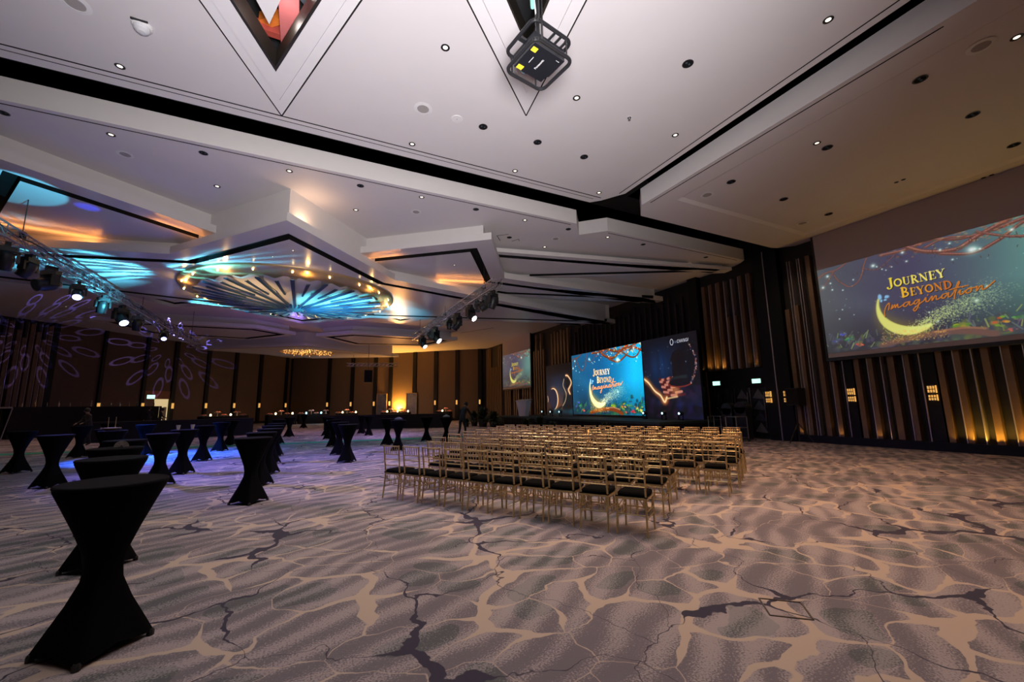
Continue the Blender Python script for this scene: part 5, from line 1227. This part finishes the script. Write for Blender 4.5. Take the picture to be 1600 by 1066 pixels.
# lit buffets near the back wall
candle_m = mat('tea_light', (1, .8, .5), .4, emit=(1, .72, .35), estr=6, var=.02); blue_m = mat('blue_tea_light', (.4, .8, 1), .4, emit=(.3, .8, 1), estr=4, var=.02)
dish = mat('serving_dish', (.70, .62, .52), .4, .2, var=.2)
foodm = mat('food_red', (.5, .14, .08), .5, var=.4, vscale=12)
def buffet(a, b_, label, n, blue=False, glow=1, z=1.0):
    t = long_table(a, b_, 3, label+' far at the back of the hall', z); A0, B0 = Vector(a), Vector(b_); r = random.Random(int(abs(a[0]*10)))
    short = label
    for k in range(n):
        u = (k+.5)/n; p = A0.lerp(B0, u)
        kind = k % 3; q = thing('serving_platter' if kind != 1 else 'tea_light', '', 'platter' if kind != 1 else 'candle', (p.x, p.y, z))
        q['label'] = '%s %s from the left on %s' % ('food stand' if kind == 2 else ('food dish' if kind == 0 else 'glowing candle'), ORD[k], short)
        if kind == 1:
            MB().lathe([(.05, 0), (.06, .1), (.055, .1), (.04, .02)], 8).build('cup', mat('frosted_cup', (.7, .66, .6), .3, var=.05), q); MB().ball((0, 0, .11), .085, 6, 4, 1.4).build('flame', blue_m if blue else candle_m, q)
        else:
            h = .04 if kind == 0 else .3
            MB().lathe([(.1, 0), (.03, .02), (.03, h), (.28, h+.02), (.3, h+.05), (.26, h+.03)], 12).build('stand', dish, q)
            f = MB()
            for j in range(6): f.ball((.15*math.cos(j*1.05), .15*math.sin(j*1.05), h+.07), .07, 6, 4)
            f.build('food', foodm, q)
    c = (A0+B0)/2
    point((c.x, c.y-.6, z+.9), 24*glow, (.3, .7, 1) if blue else (1, .62, .4), .15, 'buffet_lamp')
buffet((-8.6, 45.2), (-5.4, 47.6), 'leftmost buffet table', 7)
buffet((-3.6, 46.5), (-1.2, 47.6), 'buffet table left of the corner', 5, False, 1.6)
buffet((-.9, 47.6), (1.9, 48.2), 'blue lit buffet table', 6, True, 2.5)
buffet((2.6, 47.8), (4.8, 47.6), 'pinkish buffet table', 5, False, 2)
buffet((7.2, 47.0), (9.9, 45.6), 'amber lit buffet table', 8, False, 5)
buffet((12.4, 43.6), (13.6, 42.6), 'small dark buffet table', 4)
for s, lab in ((12.0+.72, 'narrow framed poster left of the amber buffet'), (8.2+.72, 'narrow framed poster right of the amber buffet')):
    p = plan(AB, DB, s, .45); t = thing('framed_poster', lab, 'poster', (*p, .1), math.atan2(DB.y, DB.x))
    MB().box(-.62, .62, -.03, .03, 0, 3.0).build('board', mat('poster_print_%s' % lab[22:27].strip(), (.05, .05, .09), .6, var=.8, vscale=3), t)
    MB().box(-.66, -.6, -.05, .05, 0, 3.05).box(.6, .66, -.05, .05, 0, 3.05).box(-.66, .66, -.05, .05, 3.0, 3.06).build('frame', mat('poster_frame', (.22, .12, .06), .5, var=.2), t)
t = thing('loudspeaker', 'black loudspeaker hanging before the far wall', 'speaker', (4.55, 38.2, 4.3)); MB().prism([(-.35, -.25), (.35, -.25), (.3, .3), (-.3, .3)], -.55, .55).build('cabinet', blk, t); MB().box(-.3, .3, -.27, -.25, -.5, .5).build('grille', slot, t); MB().tube((0, 0, .55), (0, 0, 3.6), .02).build('hanger', blk, t)
t = thing('lighting_truss', 'short far truss with amber glow before the back wall', 'truss', (5.4, 42.0, 5.7), -.3)
for sy in (-.15, .15):
    for sz in (-.15, .15): MB().tube((-2.4, sy, sz), (2.4, sy, sz), .03, 5).build('chord', steel, t)
lt = MB()
for k in range(12):
    for s_ in (-.15, .15): lt.tube((-2.4+k*.4, s_, -.15), (-2.0+k*.4, s_, .15), .015, 4); lt.tube((-2.4+k*.4, -.15, s_), (-2.0+k*.4, .15, s_), .015, 4)
stuff(lt.build('lattice', steel, t)); MB().tube((-1.8, 0, .15), (-1.8, 0, 2.2), .015).build('hanger', blk, t); MB().tube((1.8, 0, .15), (1.8, 0, 2.2), .015).build('hanger', blk, t)
# by the glass doors and the pilaster
t = thing('loudspeaker', 'black loudspeaker on the slats beside the big pilaster', 'speaker', (17.1, 9.72, 1.75)); MB().prism([(-.2, -.22), (.2, -.3), (.2, .3), (-.2, .22)], -.33, .33).build('cabinet', blk, t); MB().box(-.215, -.2, -.2, .2, -.3, .3).build('grille', slot, t)
MB().tube((0, 0, -.33), (0, 0, -1.7), .03).build('pole', blk, t)
lg = MB()
for k in range(3): lg.tube((0, 0, -1.0), (.5*math.cos(k*2.1+1)-.1, .5*math.sin(k*2.1+1), -1.74), .02)
lg.build('tripod', blk, t)
for i, (x, y) in enumerate([(15.6, 12.1), (15.7, 11.3)]):
    t = thing('trolley', 'small metal trolley rack by the glass doors, %s one' % ('left', 'right')[i], 'trolley', (x, y, 0), .3+i)
    for sx in (-.3, .3):
        for sy in (-.25, .25): MB().tube((sx, sy, .08), (sx, sy, 1.0), .016).build('post', steel, t); MB().lathe([(.05, -.02), (.06, 0), (.05, .02)], 10, (sx, sy, .06), 'y').build('wheel', blk, t)
    for z in (.15, .55, .98): MB().box(-.31, .31, -.26, .26, z, z+.02).build('shelf', steel if i else blk, t)
for i, (y, h) in enumerate([(12.45, 1.5), (11.8, 1.55)]):
    t = thing('stacked_case', 'tall black arched case before the glass doors, %s of two' % ('left', 'right')[i], 'case', (16.9, y, 0))
    MB().prism([(-.2, -.26), (.2, -.26), (.2, .26), (-.2, .26)], .05, h-.2).build('case', blk, t); MB().lathe([(.26, -.2), (.26, .2)], 18, (0, 0, h-.22), 'x').build('rounded_top', blk, t)
    for sx in (-.15, .15): MB().lathe([(.03, -.02), (.04, 0), (.03, .02)], 8, (sx, -.2, .04), 'y').build('castor', blk, t)
t = thing('flame_lamp', 'small orange glowing lamp on a chair among the middle rows', 'lamp', (*(RR*(-4.3)+DD*10.95), .503)); MB().lathe([(.05, 0), (.06, .12), (.055, .12), (.04, .01)], 10).build('cup', mat('amber_cup', (.5, .2, .03), .3, var=.05), t); MB().ball((0, 0, .34), .035, 8, 5, 1.4).tube((0, 0, .1), (0, 0, .32), .01).build('flame', mat('orange_flame', (1, .5, .1), .4, emit=(1, .36, .04), estr=1.1, var=.02), t)
